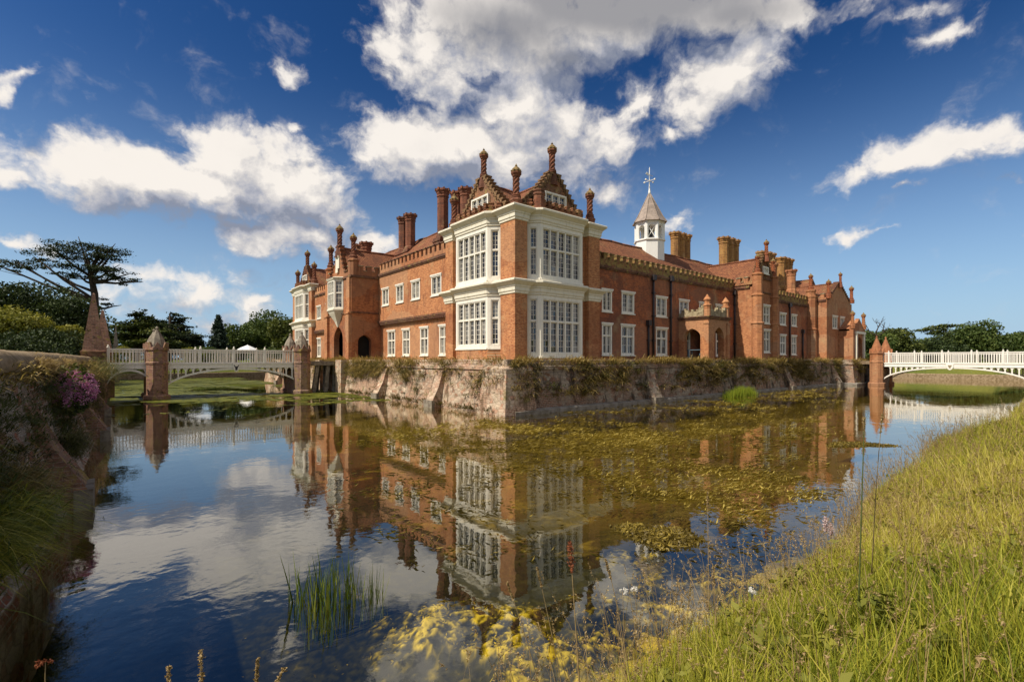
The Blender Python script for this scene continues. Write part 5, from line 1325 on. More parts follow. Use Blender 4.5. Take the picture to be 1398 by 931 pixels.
# low clipped hedge and shrubs behind the left bridge
for i, (px, d, top, wd, mn, lb_) in enumerate([
    (262, 72, 1.9, 3.2, 'leaf_yellow', 'small yellow green bush over the railing left of the fir'),
    (282, 78, 2.2, 5, 'leaf_mid', 'mid green shrub behind the railing below the gap of sky'),
    (305, 70, 1.6, 4, 'leaf_cedar_gold', 'low shrub behind the railing below the fir'),
    (372, 76, 1.9, 7, 'leaf_mid', 'wide low shrub behind the railing near the house')]):
    broad_tree(lb_, px, d, top, wd, mn, 3500, .22, 'shrub', 'shrub', 'shrubs beyond the left bridge', seed=30+i, low=.02, base=-.6)
x, y = on_px(168, 52); o = thing('topiary_ball', 'clipped yellow green topiary dome behind the bridge railing', 'topiary', (x, y, -.2))
v = nr.normal(size=(5000, 3)); v /= np.linalg.norm(v, axis=1)[:, None]; Pt = v*np.array([.95,.95,.85])*(.96+.08*nr.random((5000,1))) + np.array([0,0,.75])
Pt = Pt[Pt[:, 2] > 0]; V, F, tt = leaves(Pt, .10, .3+.7*nr.random(len(Pt))); np_mesh('foliage', V, F, MT['leaf_yellow'], tt, o)
limbs('stem', o, [([Vector((x,y,-.3)), Vector((x,y,.2)), Vector((x,y,.6))], .08, .05)])
x, y = on_px(158, 54); obelisk(x, y, -.2, .62, 4.0, 'small slim grey stone obelisk beside the topiary dome', 'stone')
# trees at the right
RT = [(1172, 118, 7.2, 10, 'leaf_mid', 'green tree directly right of the house behind the brick turrets'),
      (1196, 112, 6.6, 11, 'leaf_mid', 'green tree behind the pointed turrets of the right bridge'),
      (1222, 116, 7.6, 10, 'leaf_cedar_gold', 'lighter tree right of the dead branches'),
      (1252, 122, 5.6, 13, 'leaf_mid', 'lower round tree above the left half of the right bridge'),
      (1282, 114, 5.0, 12, 'leaf_dark', 'dark round tree below the flat topped tree'),
      (1312, 118, 7.4, 14, 'leaf_dark', 'dark tree left of the highest crown on the right'),
      (1336, 112, 9.2, 13, 'leaf_mid', 'highest round crown in the row at the right'),
      (1362, 116, 5.6, 12, 'leaf_dark', 'dark tree next to the highest crown, towards the right edge'),
      (1388, 108, 6.4, 12, 'leaf_mid', 'tree at the right edge of the row'),
      (1420, 108, 6.6, 14, 'leaf_dark', 'tree cut by the right edge of the view')]
for i, (px, d, top, wd, mn, lb_) in enumerate(RT):
    broad_tree(lb_, px, d, top, wd, mn, 8000, .44, seed=50+i, low=.03, grp='trees in the row behind the right bridge', base=-.8)
u2 = 120/PXF; q = lambda px, py, hw, dep: ((px-1290)*u2, 0, (491-py)*u2+.6, hw*u2, dep, (0, 0, 8.3))
plates_tree('flat topped pale green tree rising above the row at the right', 1290, 128, 9, [(0,0,0),(.1,0,4),(.2,0,8.6)], [q(1270,447,18,3), q(1292,443,16,3), q(1282,452,20,3), q(1308,450,10,2)], 'leaf_cedar_gold', 3000, .34, name='flat_topped_tree', r0=.35, base=-.6)
x, y = on_px(1196, 104); o = thing('dead_tree', 'bare dead tree with crooked branches above the turrets', 'tree', (x, y, -.6)); b = MB()
rr = random.Random(5)
def twig(p, d, l, r, k):
    q = p + d*l; m_ = p.lerp(q, .5) + Vector((rr.uniform(-.1,.1),)*3)*l; b.tube([p, m_, q], [r, r*.8, r*.55], 5)
    if k > 0:
        for _ in range(3 if k > 1 else 2): twig(q, (d + Vector((rr.uniform(-.8,.8), rr.uniform(-.8,.8), rr.uniform(-.25,.55)))).normalized(), l*rr.uniform(.55,.8), r*.55, k-1)
twig(Vector((x,y,-.6)), Z, 6.2, .28, 0); twig(Vector((x,y,5.4)), (Z+RGT*.3).normalized(), 1.5, .17, 3); twig(Vector((x,y,5.0)), (Z*.6-RGT*.8).normalized(), 1.8, .16, 3); twig(Vector((x,y,5.0)), (Z*.5+RGT*.9).normalized(), 1.8, .15, 3)
b.build('bare_branches', MT['bark'], o)
# clumps of reeds etc. on the far lawn and white parasol
x, y = on_px(338, 82); o = thing('parasol', 'open white parasol on the lawn beyond the left bridge', 'parasol', (x, y, -.5))
b = MB(); b.lathe([(1.75,1.95),(1.72,2.12),(1.0,2.55),(.1,2.95),(.04,3.05)], 8, c=(x,y,-.5), cap=False); b.build('canopy', MT['canvas'], o)
b = MB(); b.lathe([(.035,0),(.03,3.0)], 8, c=(x,y,-.5)); b.lathe([(.35,0),(.35,.08),(.1,.12)], 12, c=(x,y,-.5)); b.build('pole', MT['wood'], o)
# garden table and chair in the loggia
o = thing('garden_table', 'blue grey garden table standing inside the brick loggia', 'table', (16.0, -1.15, 0)); b = MB(); b.box(15.75,16.35,-1.75,-.55,.70,.74); b.build('table_top', MT['blue_paint'], o)
for px_, py_ in ((15.82,-1.66),(16.28,-1.66),(15.82,-.64),(16.28,-.64)):
    b = MB(); b.box(px_-.03,px_+.03,py_-.03,py_+.03,0,.70); b.build('leg', MT['blue_paint'], o)
o = thing('garden_chair', 'blue grey garden chair beside the table in the loggia', 'chair', (16.9, -1.2, 0)); b = MB(); b.box(16.68,17.12,-1.42,-.98,.42,.46); b.build('seat', MT['blue_paint'], o)
b = MB()
for k in range(5): b.box(17.08,17.12,-1.42+k*.1,-1.37+k*.1,.46,.92)
b.box(17.07,17.13,-1.43,-.97,.88,.95); b.build('backrest', MT['blue_paint'], o)
for px_, py_ in ((16.71,-1.39),(17.09,-1.39),(16.71,-1.01),(17.09,-1.01)):
    b = MB(); b.box(px_-.02,px_+.02,py_-.02,py_+.02,0,.42); b.build('leg', MT['blue_paint'], o)

# ------------------------------------------------------------------ plants on the walls
def tufts(cs, per, h, w_, out, mname, name, label, lean=(.3, 1.0), droop=(.5, 1.6), spread=.18, tlo=0, thi=1, parent=None):
    n = len(cs)*per; idx = np.repeat(np.arange(len(cs)), per); cs = np.asarray(cs); sc_ = nr.uniform(.5, 1.35, len(cs))[idx]
    P = cs[idx] + nr.normal(size=(n, 3))*spread*np.array([1, 1, .5])*sc_[:, None]
    az_ = np.arctan2(out[idx][:, 1], out[idx][:, 0]) + nr.normal(size=n)*.9
    ct = nr.random(len(cs))[idx]
    t = np.clip(tlo + (thi-tlo)*(ct*.65 + nr.random(n)*.35), 0, 1)
    return blades(P, h*sc_*nr.uniform(.5, 1.2, n), w_*nr.uniform(.6, 1.4, n), az_, nr.uniform(*lean, n), nr.uniform(*droop, n), t)
def scatter_wall(n, a, b, n_out, zdist, off, seed, thr=.42):
    """clustered places on a battered wall from a to b"""
    out = []; t = nr.random(n*4); z = zdist(nr.random(n*4))
    x = a[0]+(b[0]-a[0])*t; y = a[1]+(b[1]-a[1])*t; L = math.hypot(b[0]-a[0], b[1]-a[1])
    keep = .62*fbm(t*L, z*1.2, .55, seed) + .38*fbm(t*L, 0*z, .17, seed+5, 2) > thr + nr.normal(size=n*4)*.06
    x, y, z = x[keep][:n], y[keep][:n], z[keep][:n]; bt = off(z)
    if a[0] < -17 and n_out[0] > 0: x = wall_x(y)
    return np.stack([x+n_out[0]*bt, y+n_out[1]*bt, z], 1), np.tile(np.array(n_out, float), (len(x), 1))
off1 = lambda z: np.clip(.06 + .30*np.clip(-z-.3, 0, 2.4)/2.3, 0, .5)
parts = []
top = lambda r: -.02 - .10*r
for (a, b, no, mx, sd_, dens_) in (((-2.55,43),(-2.55,-2.3),(-1,0),1.1,31,1.4), ((-2.4,-2.45),(41,-2.45),(0,-1),1.7,33,1.8), ((41,-3.65),(47.6,-3.65),(0,-1),1.2,35,1.5)):
    L = math.hypot(b[0]-a[0], b[1]-a[1])
    c, o_ = scatter_wall(int(L*7*dens_), a, b, no, top, off1, sd_, .44); parts.append(tufts(c, 16, .34, .03, o_, 'wallplant', '', '', (.1,.9), (.2,1.4), .18, .45, 1))
    c, o_ = scatter_wall(int(L*11*dens_), a, b, no, lambda r: -.15-mx*r**1.3, off1, sd_+1, .51); parts.append(tufts(c, 24, .42, .034, o_, 'wallplant', '', '', (.3,1.0), (.8,2.2), .14, .08, 1))
    c, o_ = scatter_wall(int(L*2.2), a, b, no, lambda r: -.6-1.8*r, off1, sd_+2, .52); parts.append(tufts(c, 22, .30, .032, o_, 'wallplant', '', '', (.3,1.0), (.8,2.0), .10, .05, .6))
c, o_ = scatter_wall(90, (-3.0,-2.3), (-3.0,16), (-1,0), lambda r: -2.45+.15*r, lambda z: z*0, 77, .45); parts.append(tufts(c, 20, .3, .03, o_, '', '', '', (.2,.9), (.4,1.2), .12, .1, .6))
c, o_ = scatter_wall(130, (-2.4,-2.45), (41,-2.45), (0,-1), lambda r: -.2-1.6*r**1.4, off1, 78, .50); pg_ = [tufts(c, 30, .36, .03, o_, '', '', '', (.3,1.0), (.7,2.0), .16, .1, .9)]
c, o_ = scatter_wall(90, (-2.55,40), (-2.55,-2.3), (-1,0), lambda r: -.2-1.9*r, off1, 79, .50); pg_.append(tufts(c, 30, .34, .03, o_, '', '', '', (.3,1.0), (.7,2.0), .16, .1, .9))
V, F, T = merge(pg_); tag(np_mesh('green_moat_wall_plants', V, F, MT['wallplant_green'], T), 'green leafy plants rooted in the face of the moat wall', kind='stuff')
V, F, T = merge(parts); tag(np_mesh('wall_plants', V, F, MT['wallplant'], T), 'dry grasses and small plants hanging over the edge of the moat wall', kind='stuff')

# garden wall, overgrown
offg = lambda z: .06 + .58*np.clip((-z-.15)/2.4, 0, 1)
parts = []; parts_g = []
a, b, no = (-17.72,-16), (-17.72,18.5), (1, 0)
c, o_ = scatter_wall(190, a, b, no, lambda r: -.1-.3*r, offg, 41, .46); parts.append(tufts(c, 22, .26, .018, o_, '', '', '', (.2,.8), (.8,2.0), .10, .3, 1))
c, o_ = scatter_wall(480, a, b, no, lambda r: -.25-1.9*r, offg, 42, .50); parts.append(tufts(c, 26, .22, .018, o_, '', '', '', (.3,.8), (1.0,2.4), .10, .0, .8))
V, F, T = merge(parts); tag(np_mesh('dry_wall_plants', V, F, MT['wallplant'], T), 'brown and straw coloured plants growing out of the garden wall', kind='stuff')
c, o_ = scatter_wall(420, a, b, no, lambda r: -.3-1.9*r, offg, 43, .50); parts_g.append(tufts(c, 30, .26, .016, o_, '', '', '', (.3,.8), (.8,2.2), .11, .0, .9))
V, F, T = merge(parts_g); tag(np_mesh('green_wall_plants', V, F, MT['wallplant_green'], T), 'dark green ferny growth on the garden wall', kind='stuff')
# clumps of long grass hanging over the water, single plants
def clump(x, y, z, n, h, az_, label, name='hanging_grass', mname='wallplant_green', cat='grass clump', grp='grass clumps on the garden wall', spread=.2, lean=(.4,1.0), droop=(.9,2.2), w_=.010, t=(0,1)):
    x = x + .12 + float(wall_x(y)) + 17.72 - .12
    P = nr.normal(size=(n, 3))*spread*np.array([.5, 1, .45]); A = az_ + nr.normal(size=n)*.75
    V, F, T = blades(P, h*nr.uniform(.5, 1.2, n), w_*nr.uniform(.6, 1.5, n), A, nr.uniform(*lean, n), nr.uniform(*droop, n), np.clip(t[0]+(t[1]-t[0])*nr.random(n), 0, 1))
    return tag(np_mesh(name, V, F, MT[mname], T, loc=(x, y, z)), label, cat, grp)
clump(-17.15,-12.55,-1.78, 2400, .50, .1, 'big clump of long green grass hanging over the dark water at the left', spread=.30, mname='grass', t=(.0,.62))
clump(-17.25,-13.4,-1.75, 2000, .50, -.2, 'long olive grass hanging at the left edge of the view', spread=.28, mname='grass', t=(.0,.8))
clump(-17.25,-11.6,-1.55, 1100, .36, .1, 'ragged grass clump above the big hanging clump', spread=.26, t=(.3,1), mname='wallplant')
clump(-17.2,-6.6,-1.7, 900, .42, .0, 'grass clump beyond the near brick buttress', spread=.28)
clump(-17.5,-7.6,-.10, 420, .30, .2, 'straw coloured grass tuft on the coping', mname='straw', spread=.16, t=(.0,.8))
clump(-17.5,-3.2,-.12, 420, .30, .1, 'straw coloured grass tuft on the coping beside the pink flowers', mname='straw', spread=.16, t=(.1,1))
clump(-17.4,.6,-.6, 700, .42, .1, 'shaggy grass clump above the far brick buttress', spread=.3, mname='wallplant', t=(.2,.9))
clump(-17.2,4.5,-.5, 700, .45, -.1, 'shaggy brown plants near the bridge end of the garden wall', spread=.5, mname='wallplant', t=(.1,.8))
clump(-17.0,10,-.6, 1600, .6, -.2, 'overgrown plants at the foot of the obelisks', spread=.7, mname='wallplant_green', t=(.1,.9))
# pink valerian
o = thing('pink_valerian', 'mound of pink flowers growing out of the garden wall', 'flowering plant', (-17.42,-5.55,-.60))
n = 5200; v = nr.normal(size=(n, 3)); v /= np.linalg.norm(v, axis=1)[:, None]; P = v*np.array([.36,.80,.52])*(.8+.25*nr.random((n,1))); P[:, 0] += .12; P[:, 2] -= .25*np.abs(P[:, 1])
gr_ = (v[:, 2] < -.25) | (nr.random(n) < .20); V, F, T = leaves(P[gr_], .06, nr.random(gr_.sum())*.8, asp=1.5); np_mesh('foliage', V, F, MT['wallplant_green'], T, o)
hd = nr.normal(size=(170, 3)); hd /= np.linalg.norm(hd, axis=1)[:, None]; hd[:, 2] = np.abs(hd[:, 2])*.9-.25; hc = hd*np.array([.38,.84,.56]); hc[:, 0] += .15; hc[:, 2] -= .25*np.abs(hc[:, 1])
P = np.repeat(hc, 34, 0) + nr.normal(size=(170*34, 3))*.038; V, F, T = leaves(P, .028, np.clip(np.repeat(nr.random(170), 34)*.7 + .3*nr.random(len(P)), 0, 1)); np_mesh('blossom', V, F, MT['pink'], T, o)

# ------------------------------------------------------------------ reeds
def reeds(x, y, n, h, sp_, label, mname='reed', grp='reed clumps in the moat', w_=.012, lean=(.0,.22)):
    r_ = np.sqrt(nr.random(n))*1; th = nr.random(n)*6.283; P = np.stack([r_*np.cos(th)*sp_[0], r_*np.sin(th)*sp_[1], np.full(n, -.25)], 1)
    P[:, :2] = P[:, :2]*.6 + (.42*nr.normal(size=(n, 2)))*np.array(sp_); fall = np.exp(-.5*((P[:, 0]/sp_[0])**2)*.9)*(.6+.7*vnoise(P[:, 0], P[:, 1], 2.2, 9))
    V, F, T = blades(P, (h*np.clip(fall, .35, 1.1)+.25)*nr.uniform(.6, 1.1, n), w_*nr.uniform(.7, 1.3, n), nr.random(n)*6.283, nr.uniform(*lean, n), nr.uniform(.0, .25, n), nr.random(n))
    return tag(np_mesh('reed_clump', V, F, MT[mname], T, loc=(x, y, WZ)), label, 'reeds', grp)
def wpt(px, py, z=WZ):
    d = (CAM.z-z)*PXF/(py-491); return on_px(px, d)
x, y = wpt(450, 822); reeds(x, y, 130, .52, (.34,.34), 'upright green reed clump standing in the water at the left of the yellow weed', w_=.016)
x, y = wpt(512, 815); reeds(x, y, 40, .36, (.14,.14), 'small thin reed tuft right of the larger clump', w_=.010)
x, y = wpt(404, 815); reeds(x, y, 12, .60, (.10,.10), 'few leaning reed blades left of the larger clump', w_=.017, lean=(.2,.5))
for px, py, n_, h, sx_, lb_ in ((1018,541,500,.35,1.0,'sparse bright green reeds at the foot of the moat wall, left of the larger bed'), (1046,543,1800,.75,1.5,'bright yellow green reed bed at the foot of the moat wall'), (1066,542,900,.7,.8,'bright green reeds at the right end of the bed, next to the buttress'), (985,541,160,.4,.5,'thin green reeds standing alone left of the bright bed')):
    x, y = wpt(px, py); reeds(x, max(y, -3.4)-.15, n_, h, (sx_,.35), lb_, 'reed_bright', w_=.02)
for i, (px, py) in enumerate(((690,560),(300,535))):
    pass

# ------------------------------------------------------------------ floating weed on the water
n = 1300000; X0 = nr.uniform(-17, 34, n); Y0 = nr.uniform(-17.2, -3.0, n)
lat_ = (X0-CAM.x)*RGT.x + (Y0-CAM.y)*RGT.y; dep0 = (X0-CAM.x)*FWD.x + (Y0-CAM.y)*FWD.y
nlo = fbm(X0, Y0, .33, 51, 3); nmid = fbm(lat_*.6, dep0, 1.5, 55, 4)
lat = (X0-CAM.x)*RGT.x + (Y0-CAM.y)*RGT.y; dep_ = (X0-CAM.x)*FWD.x + (Y0-CAM.y)*FWD.y
reg = np.clip((lat/dep_ + .37)/.30, 0, 1)*np.clip((dep_-5.6)/3.4, 0, 1)*np.clip((30-dep_)/12, .35, 1)
mask = reg*np.clip((nlo-.28)/.28, .16, 1)*np.clip((nmid-.43)/.24, 0.13, 1)
mask *= .85
k = nr.random(n) < mask*.34*np.clip(dep_/9, .25, 1)*np.clip(10.5/dep_, .16, 1)**1.35*np.clip((.70-lat/dep_)/.10, .0, 1)
X1, Y1, d1_ = X0[k], Y0[k], dep_[k]; m_ = len(X1); sz = nr.uniform(.010, .034, m_)*(.55+d1_*.055)
th = nr.normal(size=m_)*.5 + math.atan2(RGT.y, RGT.x); asp = nr.uniform(1.0, 3.2, m_)
ca, sa = np.cos(th), np.sin(th); zz = WZ + .006 + nr.random(m_)*.022
def flat_leaf(du, dv, dz): return np.stack([X1 + ca*du - sa*dv, Y1 + sa*du + ca*dv, zz+dz], 1)
V = np.stack([flat_leaf(-sz*asp, 0*sz, 0), flat_leaf(0*sz, -sz*.45, nr.random(m_)*.03), flat_leaf(sz*asp, 0*sz, nr.random(m_)*.05), flat_leaf(0*sz, sz*.45, 0)], 1).reshape(-1, 3)
tt = np.clip(.10 + (nlo[k]-.4)*1.3 + .75*nr.random(m_)**1.6, 0, 1)
tag(np_mesh('floating_weed', V, [(np.arange(m_)*4)[:, None] + np.array([[0,1,2,3]])], MT['weed'], np.repeat(tt, 4)), 'golden brown weed mats floating on the moat before the house', kind='stuff')
# green scum beyond and under the left bridge
n = 90000; X0 = nr.uniform(-17, -3, n); Y0 = nr.uniform(8, 60, n); a = fbm(X0, Y0*.6, .22, 61, 3); b_ = fbm(X0, Y0, .9, 63, 3)
k = nr.random(n) < np.clip((a-.30)/.15, 0, 1)*np.clip((b_-.36)/.14, 0, 1)*np.clip((Y0-8)/8, 0, 1)
X1, Y1 = X0[k], Y0[k]; m_ = len(X1); sz = nr.uniform(.08, .26, m_); th = nr.random(m_)*6.28; asp = nr.uniform(1, 2.2, m_); ca, sa = np.cos(th), np.sin(th); zz = WZ + .006 + nr.random(m_)*.015
V = np.stack([flat_leaf(-sz*asp, 0*sz, 0), flat_leaf(0*sz, -sz*.6, 0), flat_leaf(sz*asp, 0*sz, 0), flat_leaf(0*sz, sz*.6, 0)], 1).reshape(-1, 3)
tag(np_mesh('green_scum', V, [(np.arange(m_)*4)[:, None] + np.array([[0,1,2,3]])], MT['weed_green'], np.repeat(nr.random(m_), 4)), 'green pond scum on the water under and beyond the left bridge', kind='stuff')
# tangled floating patches (single mats)
def matpatch(px, py, rx, ry, n, label, mname='weed_deep', hh=.06):
    x, y = wpt(px, py); r_ = np.sqrt(nr.random(n)); t = nr.random(n)*6.283; rad = r_*(.35+1.2*vnoise(np.cos(t)*2+px, np.sin(t)*2, 1.0, 3))
    A = rad*np.cos(t)*rx; B = rad*np.sin(t)*ry; P = np.outer(A, np.array(RGT)) + np.outer(B, np.array(FWD)); P[:, 2] += nr.random(n)*hh*(1-r_*.7)
    P += nr.normal(size=P.shape)*np.array([.05,.05,.0]); V, F, T = leaves(P, .036, .15+.85*nr.random(n)*vnoise(A*5, B*5, 1.0, 7), flat=.8, asp=2.2)
    return tag(np_mesh('weed_mat', V, F, MT[mname], T, loc=(x, y, WZ+.01)), label, 'pond weed', 'separate mats of pond weed')
matpatch(1172, 607, .95, .42, 2600, 'flat yellow weed mat floating below the right end of the house', 'weed', hh=.03)
matpatch(905, 735, .42, .32, 2000, 'raised golden weed mat in front of the reflected cupola', 'weed')
matpatch(860, 722, .20, .12, 700, 'small golden weed mat left of the reflected cupola', 'weed')
# billowing carpet of weed under the surface by the near bank
def billow(x, y, s0, sd, o=4): return sum(np.abs(2*vnoise(x, y, s0*2.05**i, sd+i)-1)*.55**i for i in range(o)) / sum(.55**i for i in range(o))
cxs, cys = np.arange(-17.0, -6.0, .024), np.arange(-18.4, -11.6, .024)
CX, CY = np.meshgrid(cxs, cys); CX, CY = CX.ravel(), CY.ravel()
lat = (CX-CAM.x)*RGT.x + (CY-CAM.y)*RGT.y; dep_ = (CX-CAM.x)*FWD.x + (CY-CAM.y)*FWD.y
wob = (fbm(CX, CY, .9, 95, 3)-.5)
wl = np.clip((lat + 1.6 + wob*2.4)/1.2, .10, 1)*np.clip((CX+16.2)/1.5, .0, 1)
wd_ = np.clip((6.3 - dep_ + wob*3.6 + np.clip(lat-.5, 0, 3)*.35)/2.0, 0, 1)
pat = np.clip((fbm(CX, CY, 1.25, 97, 4)-.36)/.16, 0, 1)
wgt = wl*wd_*(.25+.75*pat); bl = billow(CX+wob, CY, 2.4, 101)
fine = fbm(CX, CY, 13, 105, 3)
CZ = WZ - .27 + wgt*(.17 + .07*bl) + .06*(fine-.5)*(.3+wgt)
low = WZ - .03 - .10*np.clip(CY-bank_edge(CX), 0, 1)
CZ = np.minimum(CZ, WZ-.015)
fin2 = fbm(CX, CY, 30, 107, 2)
tint = np.clip(wgt*(.10 + 1.02*bl) + (fine-.5)*2.3*(.2+wgt) + (fin2-.5)*1.5*(.2+wgt) + .04, 0, 1)
ncx, ncy = len(cxs), len(cys); jj = (np.arange(ncy-1)[:, None]*ncx + np.arange(ncx-1)[None]).ravel()
ok_ = (wgt > .015) | (dep_ < 7); keep = ok_[jj] & (CY[jj] > bank_edge(CX[jj])-.25) & (dep_[jj] > 2.0)
jj = jj[keep]
used = np.zeros(len(CX), bool); F_ = np.stack([jj, jj+1, jj+ncx+1, jj+ncx], 1); used[F_.ravel()] = True; rm = np.cumsum(used)-1
tag(np_mesh('underwater_weed', np.stack([CX, CY, CZ], 1)[used], [rm[F_]], MT['weed_carpet'], tint[used], smooth=True), 'billowing yellow and dark green weed carpet just under the clear water by the near bank', kind='stuff')
m_ = 30000; X0 = nr.uniform(-16, -8, m_); Y0 = nr.uniform(-17.8, -13, m_)
ix = np.clip(((Y0-cys[0])/.024).astype(int), 0, ncy-1)*ncx + np.clip(((X0-cxs[0])/.024).astype(int), 0, ncx-1)
k = nr.random(m_) < wgt[ix]*bl[ix]*1.6; P = np.stack([X0, Y0, np.minimum(CZ[ix]+.02*nr.random(m_), WZ-.008)], 1)[k]
V, F, T = leaves(P, .016, np.clip(tint[ix][k]*.9+.3*nr.random(k.sum()), 0, 1), flat=.5, asp=2.4)
tag(np_mesh('loose_water_weed', V, F, MT['weed_deep'], T), 'loose yellow strands of weed under the water in front', kind='stuff')

# ------------------------------------------------------------------ the grassy bank
parts = []
def grass_patch(n, x0, x1, y0, y1, h, w_, tl=0, th_=1, dens=None, lean=(.05,.5), droop=(.1,.9), band=None):
    X0 = nr.uniform(x0, x1, n); Y0 = nr.uniform(y0, y1, n); e_ = bank_edge(X0); k = (Y0 < e_+.12)
    if band: k &= Y0 > e_-band*nr.random(n)**1.5
    lat = (X0-CAM.x)*RGT.x + (Y0-CAM.y)*RGT.y; dep_ = (X0-CAM.x)*FWD.x + (Y0-CAM.y)*FWD.y
    k &= (dep_ > .35) & (np.abs(lat) < dep_*1.25+.6)
    cl = fbm(X0, Y0, 1.7, 81, 3); k &= nr.random(n) < np.clip((cl-.22)/.25, .15, 1)
    X0, Y0, cl = X0[k], Y0[k], cl[k]; m_ = len(X0); z = ground_z(X0, Y0)
    edge_d = np.clip((bank_edge(X0)-Y0)/.9, .25, 1)
    big = fbm(X0, Y0, .5, 84, 3)
    hh = h*nr.uniform(.35, 1.15, m_)*(.6+.8*cl)*edge_d**.35
    t = np.clip(tl + (th_-tl)*np.clip(.18 + .8*(big-.35) + .45*nr.random(m_)**1.7, 0, 1), 0, 1)
    az_ = nr.random(m_)*6.283
    parts.append(blades(np.stack([X0, Y0, z-.02], 1), hh, w_*nr.uniform(.6, 1.4, m_), az_, nr.uniform(*lean, m_), nr.uniform(*droop, m_), t))
grass_patch(90000, -16.5, -10.5, -20.8, -17.0, .36, .0065)
grass_patch(26000, -16.5, -10.5, -20.8, -17.0, .20, .011, .0, .6)
grass_patch(110000, -11, -2, -22, -16.6, .42, .010)
grass_patch(16000, -16, -6, -20.5, -16.4, .62, .0075, .25, 1, lean=(.1,.7))
grass_patch(9000, -8, 10, -21, -16.2, .70, .012, .35, 1, lean=(.1,.7))
for bx in ((-15.5,-10,46000,.58,.0058), (-11,-4,50000,.66,.0075), (-5,8,60000,.72,.011), (7,30,30000,.7,.018)):
    grass_patch(bx[2], bx[0], bx[1], -19.5, -15.5, bx[3], bx[4], .2, 1, lean=(.0,.8), droop=(.0,.8), band=1.3)
grass_patch(80000, -3, 14, -25, -16.4, .48, .018)
grass_patch(50000, 12, 48, -34, -16.4, .55, .035)
V, F, T = merge(parts); tag(np_mesh('bank_grass', V, F, MT['grass'], T), 'tall green and straw coloured grass covering the near bank', kind='stuff')
# broad leaved weeds and dead thatch between the grass
m_ = 200; X0 = -16 + 22*nr.random(m_)**1.6; Y0 = bank_edge(X0) - .1 - 2.6*nr.random(m_); z = ground_z(X0, Y0)
per = 26; P = np.repeat(np.stack([X0, Y0, z], 1), per, 0) + nr.normal(size=(m_*per, 3))*np.array([.09, .09, .05]) + np.array([0, 0, .16]); P[:, 2] += np.repeat(nr.uniform(-.05, .12, m_), per)
wp = [leaves(P, .050, np.clip(np.repeat(.1+.5*nr.random(m_), per) + .25*nr.random(m_*per), 0, 1), flat=.5, asp=1.9)]
V, F, T = merge(wp); tag(np_mesh('broad_leaved_weeds', V, F, MT['leaf_yellow'], T), 'broad leaved weeds mixed into the bank grass', kind='stuff')
parts = []
m_ = 15000; X0 = -16 + 26*nr.random(m_)**1.5; Y0 = bank_edge(X0) + .1 - 3.2*nr.random(m_); kk = fbm(X0, Y0, 1.1, 121, 3) > .50; X0, Y0 = X0[kk], Y0[kk]; m_ = len(X0)
parts.append(blades(np.stack([X0, Y0, ground_z(X0, Y0)], 1), nr.uniform(.2, .5, m_), np.full(m_, .007)*(1+np.clip(X0+12, 0, 9)*.12), nr.random(m_)*6.28, nr.uniform(.4, 1.2, m_), nr.uniform(.3, 1.2, m_), nr.random(m_)))
V, F, T = merge(parts); tag(np_mesh('dead_thatch', V, F, MT['straw'], T), 'dead straw coloured thatch lying in the bank grass', kind='stuff')
parts = []
n = 3400; X0 = nr.uniform(-14.9, 5, n); Y0 = bank_edge(X0) - nr.random(n)**1.8*3.2 + .22 + .8*nr.random(n)**3*(X0 < -11)
lat = (X0-CAM.x)*RGT.x + (Y0-CAM.y)*RGT.y; dep_ = (X0-CAM.x)*FWD.x + (Y0-CAM.y)*FWD.y; k = (dep_ > 1.6) & (lat > .05*dep_-.6); X0, Y0 = X0[k], Y0[k]; n = len(X0); z = ground_z(X0, Y0)
H = nr.uniform(.45, 1.05, n); az_ = nr.random(n)*6.28; ln = nr.uniform(.05, .5, n); dr = nr.uniform(.05, .7, n)
parts.append(blades(np.stack([X0, Y0, z], 1), H, np.full(n, .0062), az_, ln, dr, nr.uniform(0, .7, n)))
# seed heads at the tips
d = np.stack([np.cos(az_), np.sin(az_)], 1); tip = np.stack([X0 + d[:,0]*(ln*.75+.3*dr)*H, Y0 + d[:,1]*(ln*.75+.3*dr)*H, z + H*(1-.25*ln-.58*dr)], 1)
P = np.repeat(tip, 22, 0); s_ = nr.random(len(P)); P[:, 0] -= np.repeat(d[:,0]*.8, 22)*s_*.10*np.repeat(ln+dr, 22); P[:, 1] -= np.repeat(d[:,1]*.8, 22)*s_*.10*np.repeat(ln+dr, 22); P[:, 2] -= s_*np.repeat(.13*(1-1.1*dr), 22); P += nr.normal(size=P.shape)*.0045
parts.append(leaves(P, .0085, nr.random(len(P)), asp=2.2))
V, F, T = merge(parts); tag(np_mesh('seeding_grass', V, F, MT['straw'], T), 'dry seeding grass heads along the bank edge', kind='stuff')

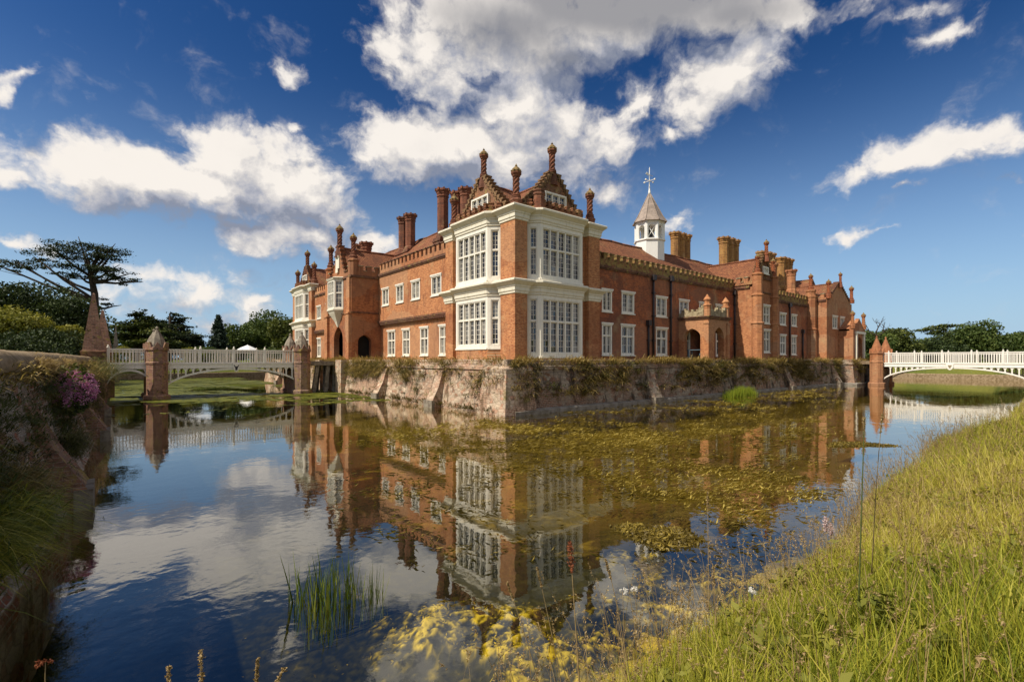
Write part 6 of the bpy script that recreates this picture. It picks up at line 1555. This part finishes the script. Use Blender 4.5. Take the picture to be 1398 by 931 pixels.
# single stalks and flowers that stand out
def stalk(px, d, z0, tip_px, tip_py, label, kind='seed', r=.004, name='grass_stalk', cat='grass stalk', grp='single grass stalks before the water', cm='straw', hl=.14, bend=.25):
    x, y = on_px(px, d); zt = (491-tip_py)*d/PXF; tx, ty = on_px(tip_px, d); o = thing(name, label, cat, (x, y, z0), grp)
    A = Vector((x, y, z0)); B = Vector((tx, ty, zt)); m_ = A.lerp(B, .5) + Z*bend*(B-A).length*.35
    pts = [A*(1-t)**2 + m_*2*t*(1-t) + B*t**2 for t in [i/10 for i in range(11)]]
    b = MB(); b.tube(pts, [r*(1-.6*i/10) for i in range(11)], 5); b.build('stem', MT['stalk_green' if cm == 'reed' else 'stalk_dry'], o)
    dirv = (pts[-1]-pts[-3]).normalized(); L0 = np.array(B) - np.array(o.location)
    if kind == 'seed':
        k = 150; s_ = nr.random(k); P = L0 - np.outer(s_*hl, np.array(dirv)) + nr.normal(size=(k, 3))*.0035
        V, F, T = leaves(P, .009, nr.random(k), asp=2); np_mesh('seed_head', V, F, MT['straw' if cm != 'russet' else 'russet'], T, o)
    elif kind == 'plume':
        k = 420; s_ = nr.random(k); P = L0 - np.outer(s_*hl, np.array(dirv)) + nr.normal(size=(k, 3))*(.013*np.sin(s_*2.6+.3))[:, None]
        V, F, T = leaves(P, .010, nr.random(k), asp=1.3); np_mesh('seed_head', V, F, MT[cm], T, o)
    elif kind == 'umbel':
        hs = L0 + nr.normal(size=(5, 3))*np.array([.014,.014,.006]); P = np.repeat(hs, 40, 0) + nr.normal(size=(200, 3))*.0045
        V, F, T = leaves(P, .007, nr.random(200)); np_mesh('flower_head', V, F, MT[cm], T, o)
    return o
MT['stalk_dry'] = plain('dry_stalk', (.34,.24,.11), .8, .3, 20); MT['stalk_green'] = plain('green_stalk', (.10,.12,.03), .7, .3, 20)
stalk(1172, 3.6, -1.8, 1180, 566, 'tall dark upright stalk standing alone at the right', 'seed', .007, 'tall_stalk', 'stalk', None, 'reed', .10, .0)
stalk(1190, 3.7, -1.6, 1205, 562, 'pale arching grass stalk next to the tall dark stalk', 'seed', bend=.7)
stalk(745, 3.5, -2.5, 692, 790, 'arching pale grass stalk in front of the white bay reflection', 'seed')
stalk(775, 3.4, -2.5, 733, 770, 'thin straw stalk leaning left above the yellow weed', 'seed')
stalk(795, 3.2, -2.4, 778, 735, 'russet dock stalk with dark red seeds before the reflected house', 'plume', .006, 'dock_stalk', 'dock', None, 'russet', .20, .05)
stalk(868, 3.1, -2.3, 826, 757, 'bent straw grass arching over the water left of the cupola reflection', 'seed', bend=.6)
stalk(855, 3.3, -2.4, 850, 803, 'slim stem with small white flowers above the yellow weed', 'umbel', .003, 'white_flower', 'flower', 'white flowers on the bank', 'petal_white')
stalk(880, 3.2, -2.3, 866, 800, 'white flower cluster on a leaning stem, right of the slim one', 'umbel', .003, 'white_flower', 'flower', 'white flowers on the bank', 'petal_white')
stalk(1030, 2.9, -2.1, 1028, 802, 'single white flower low among the green grass', 'umbel', .003, 'white_flower', 'flower', 'white flowers on the bank', 'petal_white')
stalk(1130, 4.6, -2.0, 1127, 703, 'pale pink flower spike on the bank, left one of a close pair', 'plume', .004, 'pink_flower_spike', 'flower', 'pale pink flower spikes', 'petal_pale', .13, .0)
stalk(1136, 4.7, -2.0, 1134, 712, 'pale pink flower spike on the bank, right one of a close pair', 'plume', .004, 'pink_flower_spike', 'flower', 'pale pink flower spikes', 'petal_pale', .11, .0)
stalk(968, 4.0, -2.1, 966, 668, 'straight pale stalk rising before the reflected gabled wing', 'seed', bend=.0)
stalk(978, 3.8, -2.1, 974, 770, 'short straw stalk beside the straight pale one', 'seed', bend=.1)
stalk(60, 2.0, -1.75, 62, 896, 'dead brown flower head at the lower left corner', 'umbel', .004, 'dead_flower', 'dead flower', None, 'russet', .1, .0)
stalk(278, 2.0, -1.75, 274, 880, 'upright straw seed head at the bottom left', 'seed', hl=.20, bend=.0)
stalk(232, 2.1, -1.75, 230, 902, 'short straw seed head left of the taller one at the bottom', 'seed', bend=.0)
stalk(340, 2.0, -1.8, 388, 905, 'arching straw grass bending right at the bottom edge', 'seed', bend=.9)
stalk(346, 2.1, -1.8, 352, 892, 'straw grass with a curved tip at the bottom edge', 'seed', bend=.5)
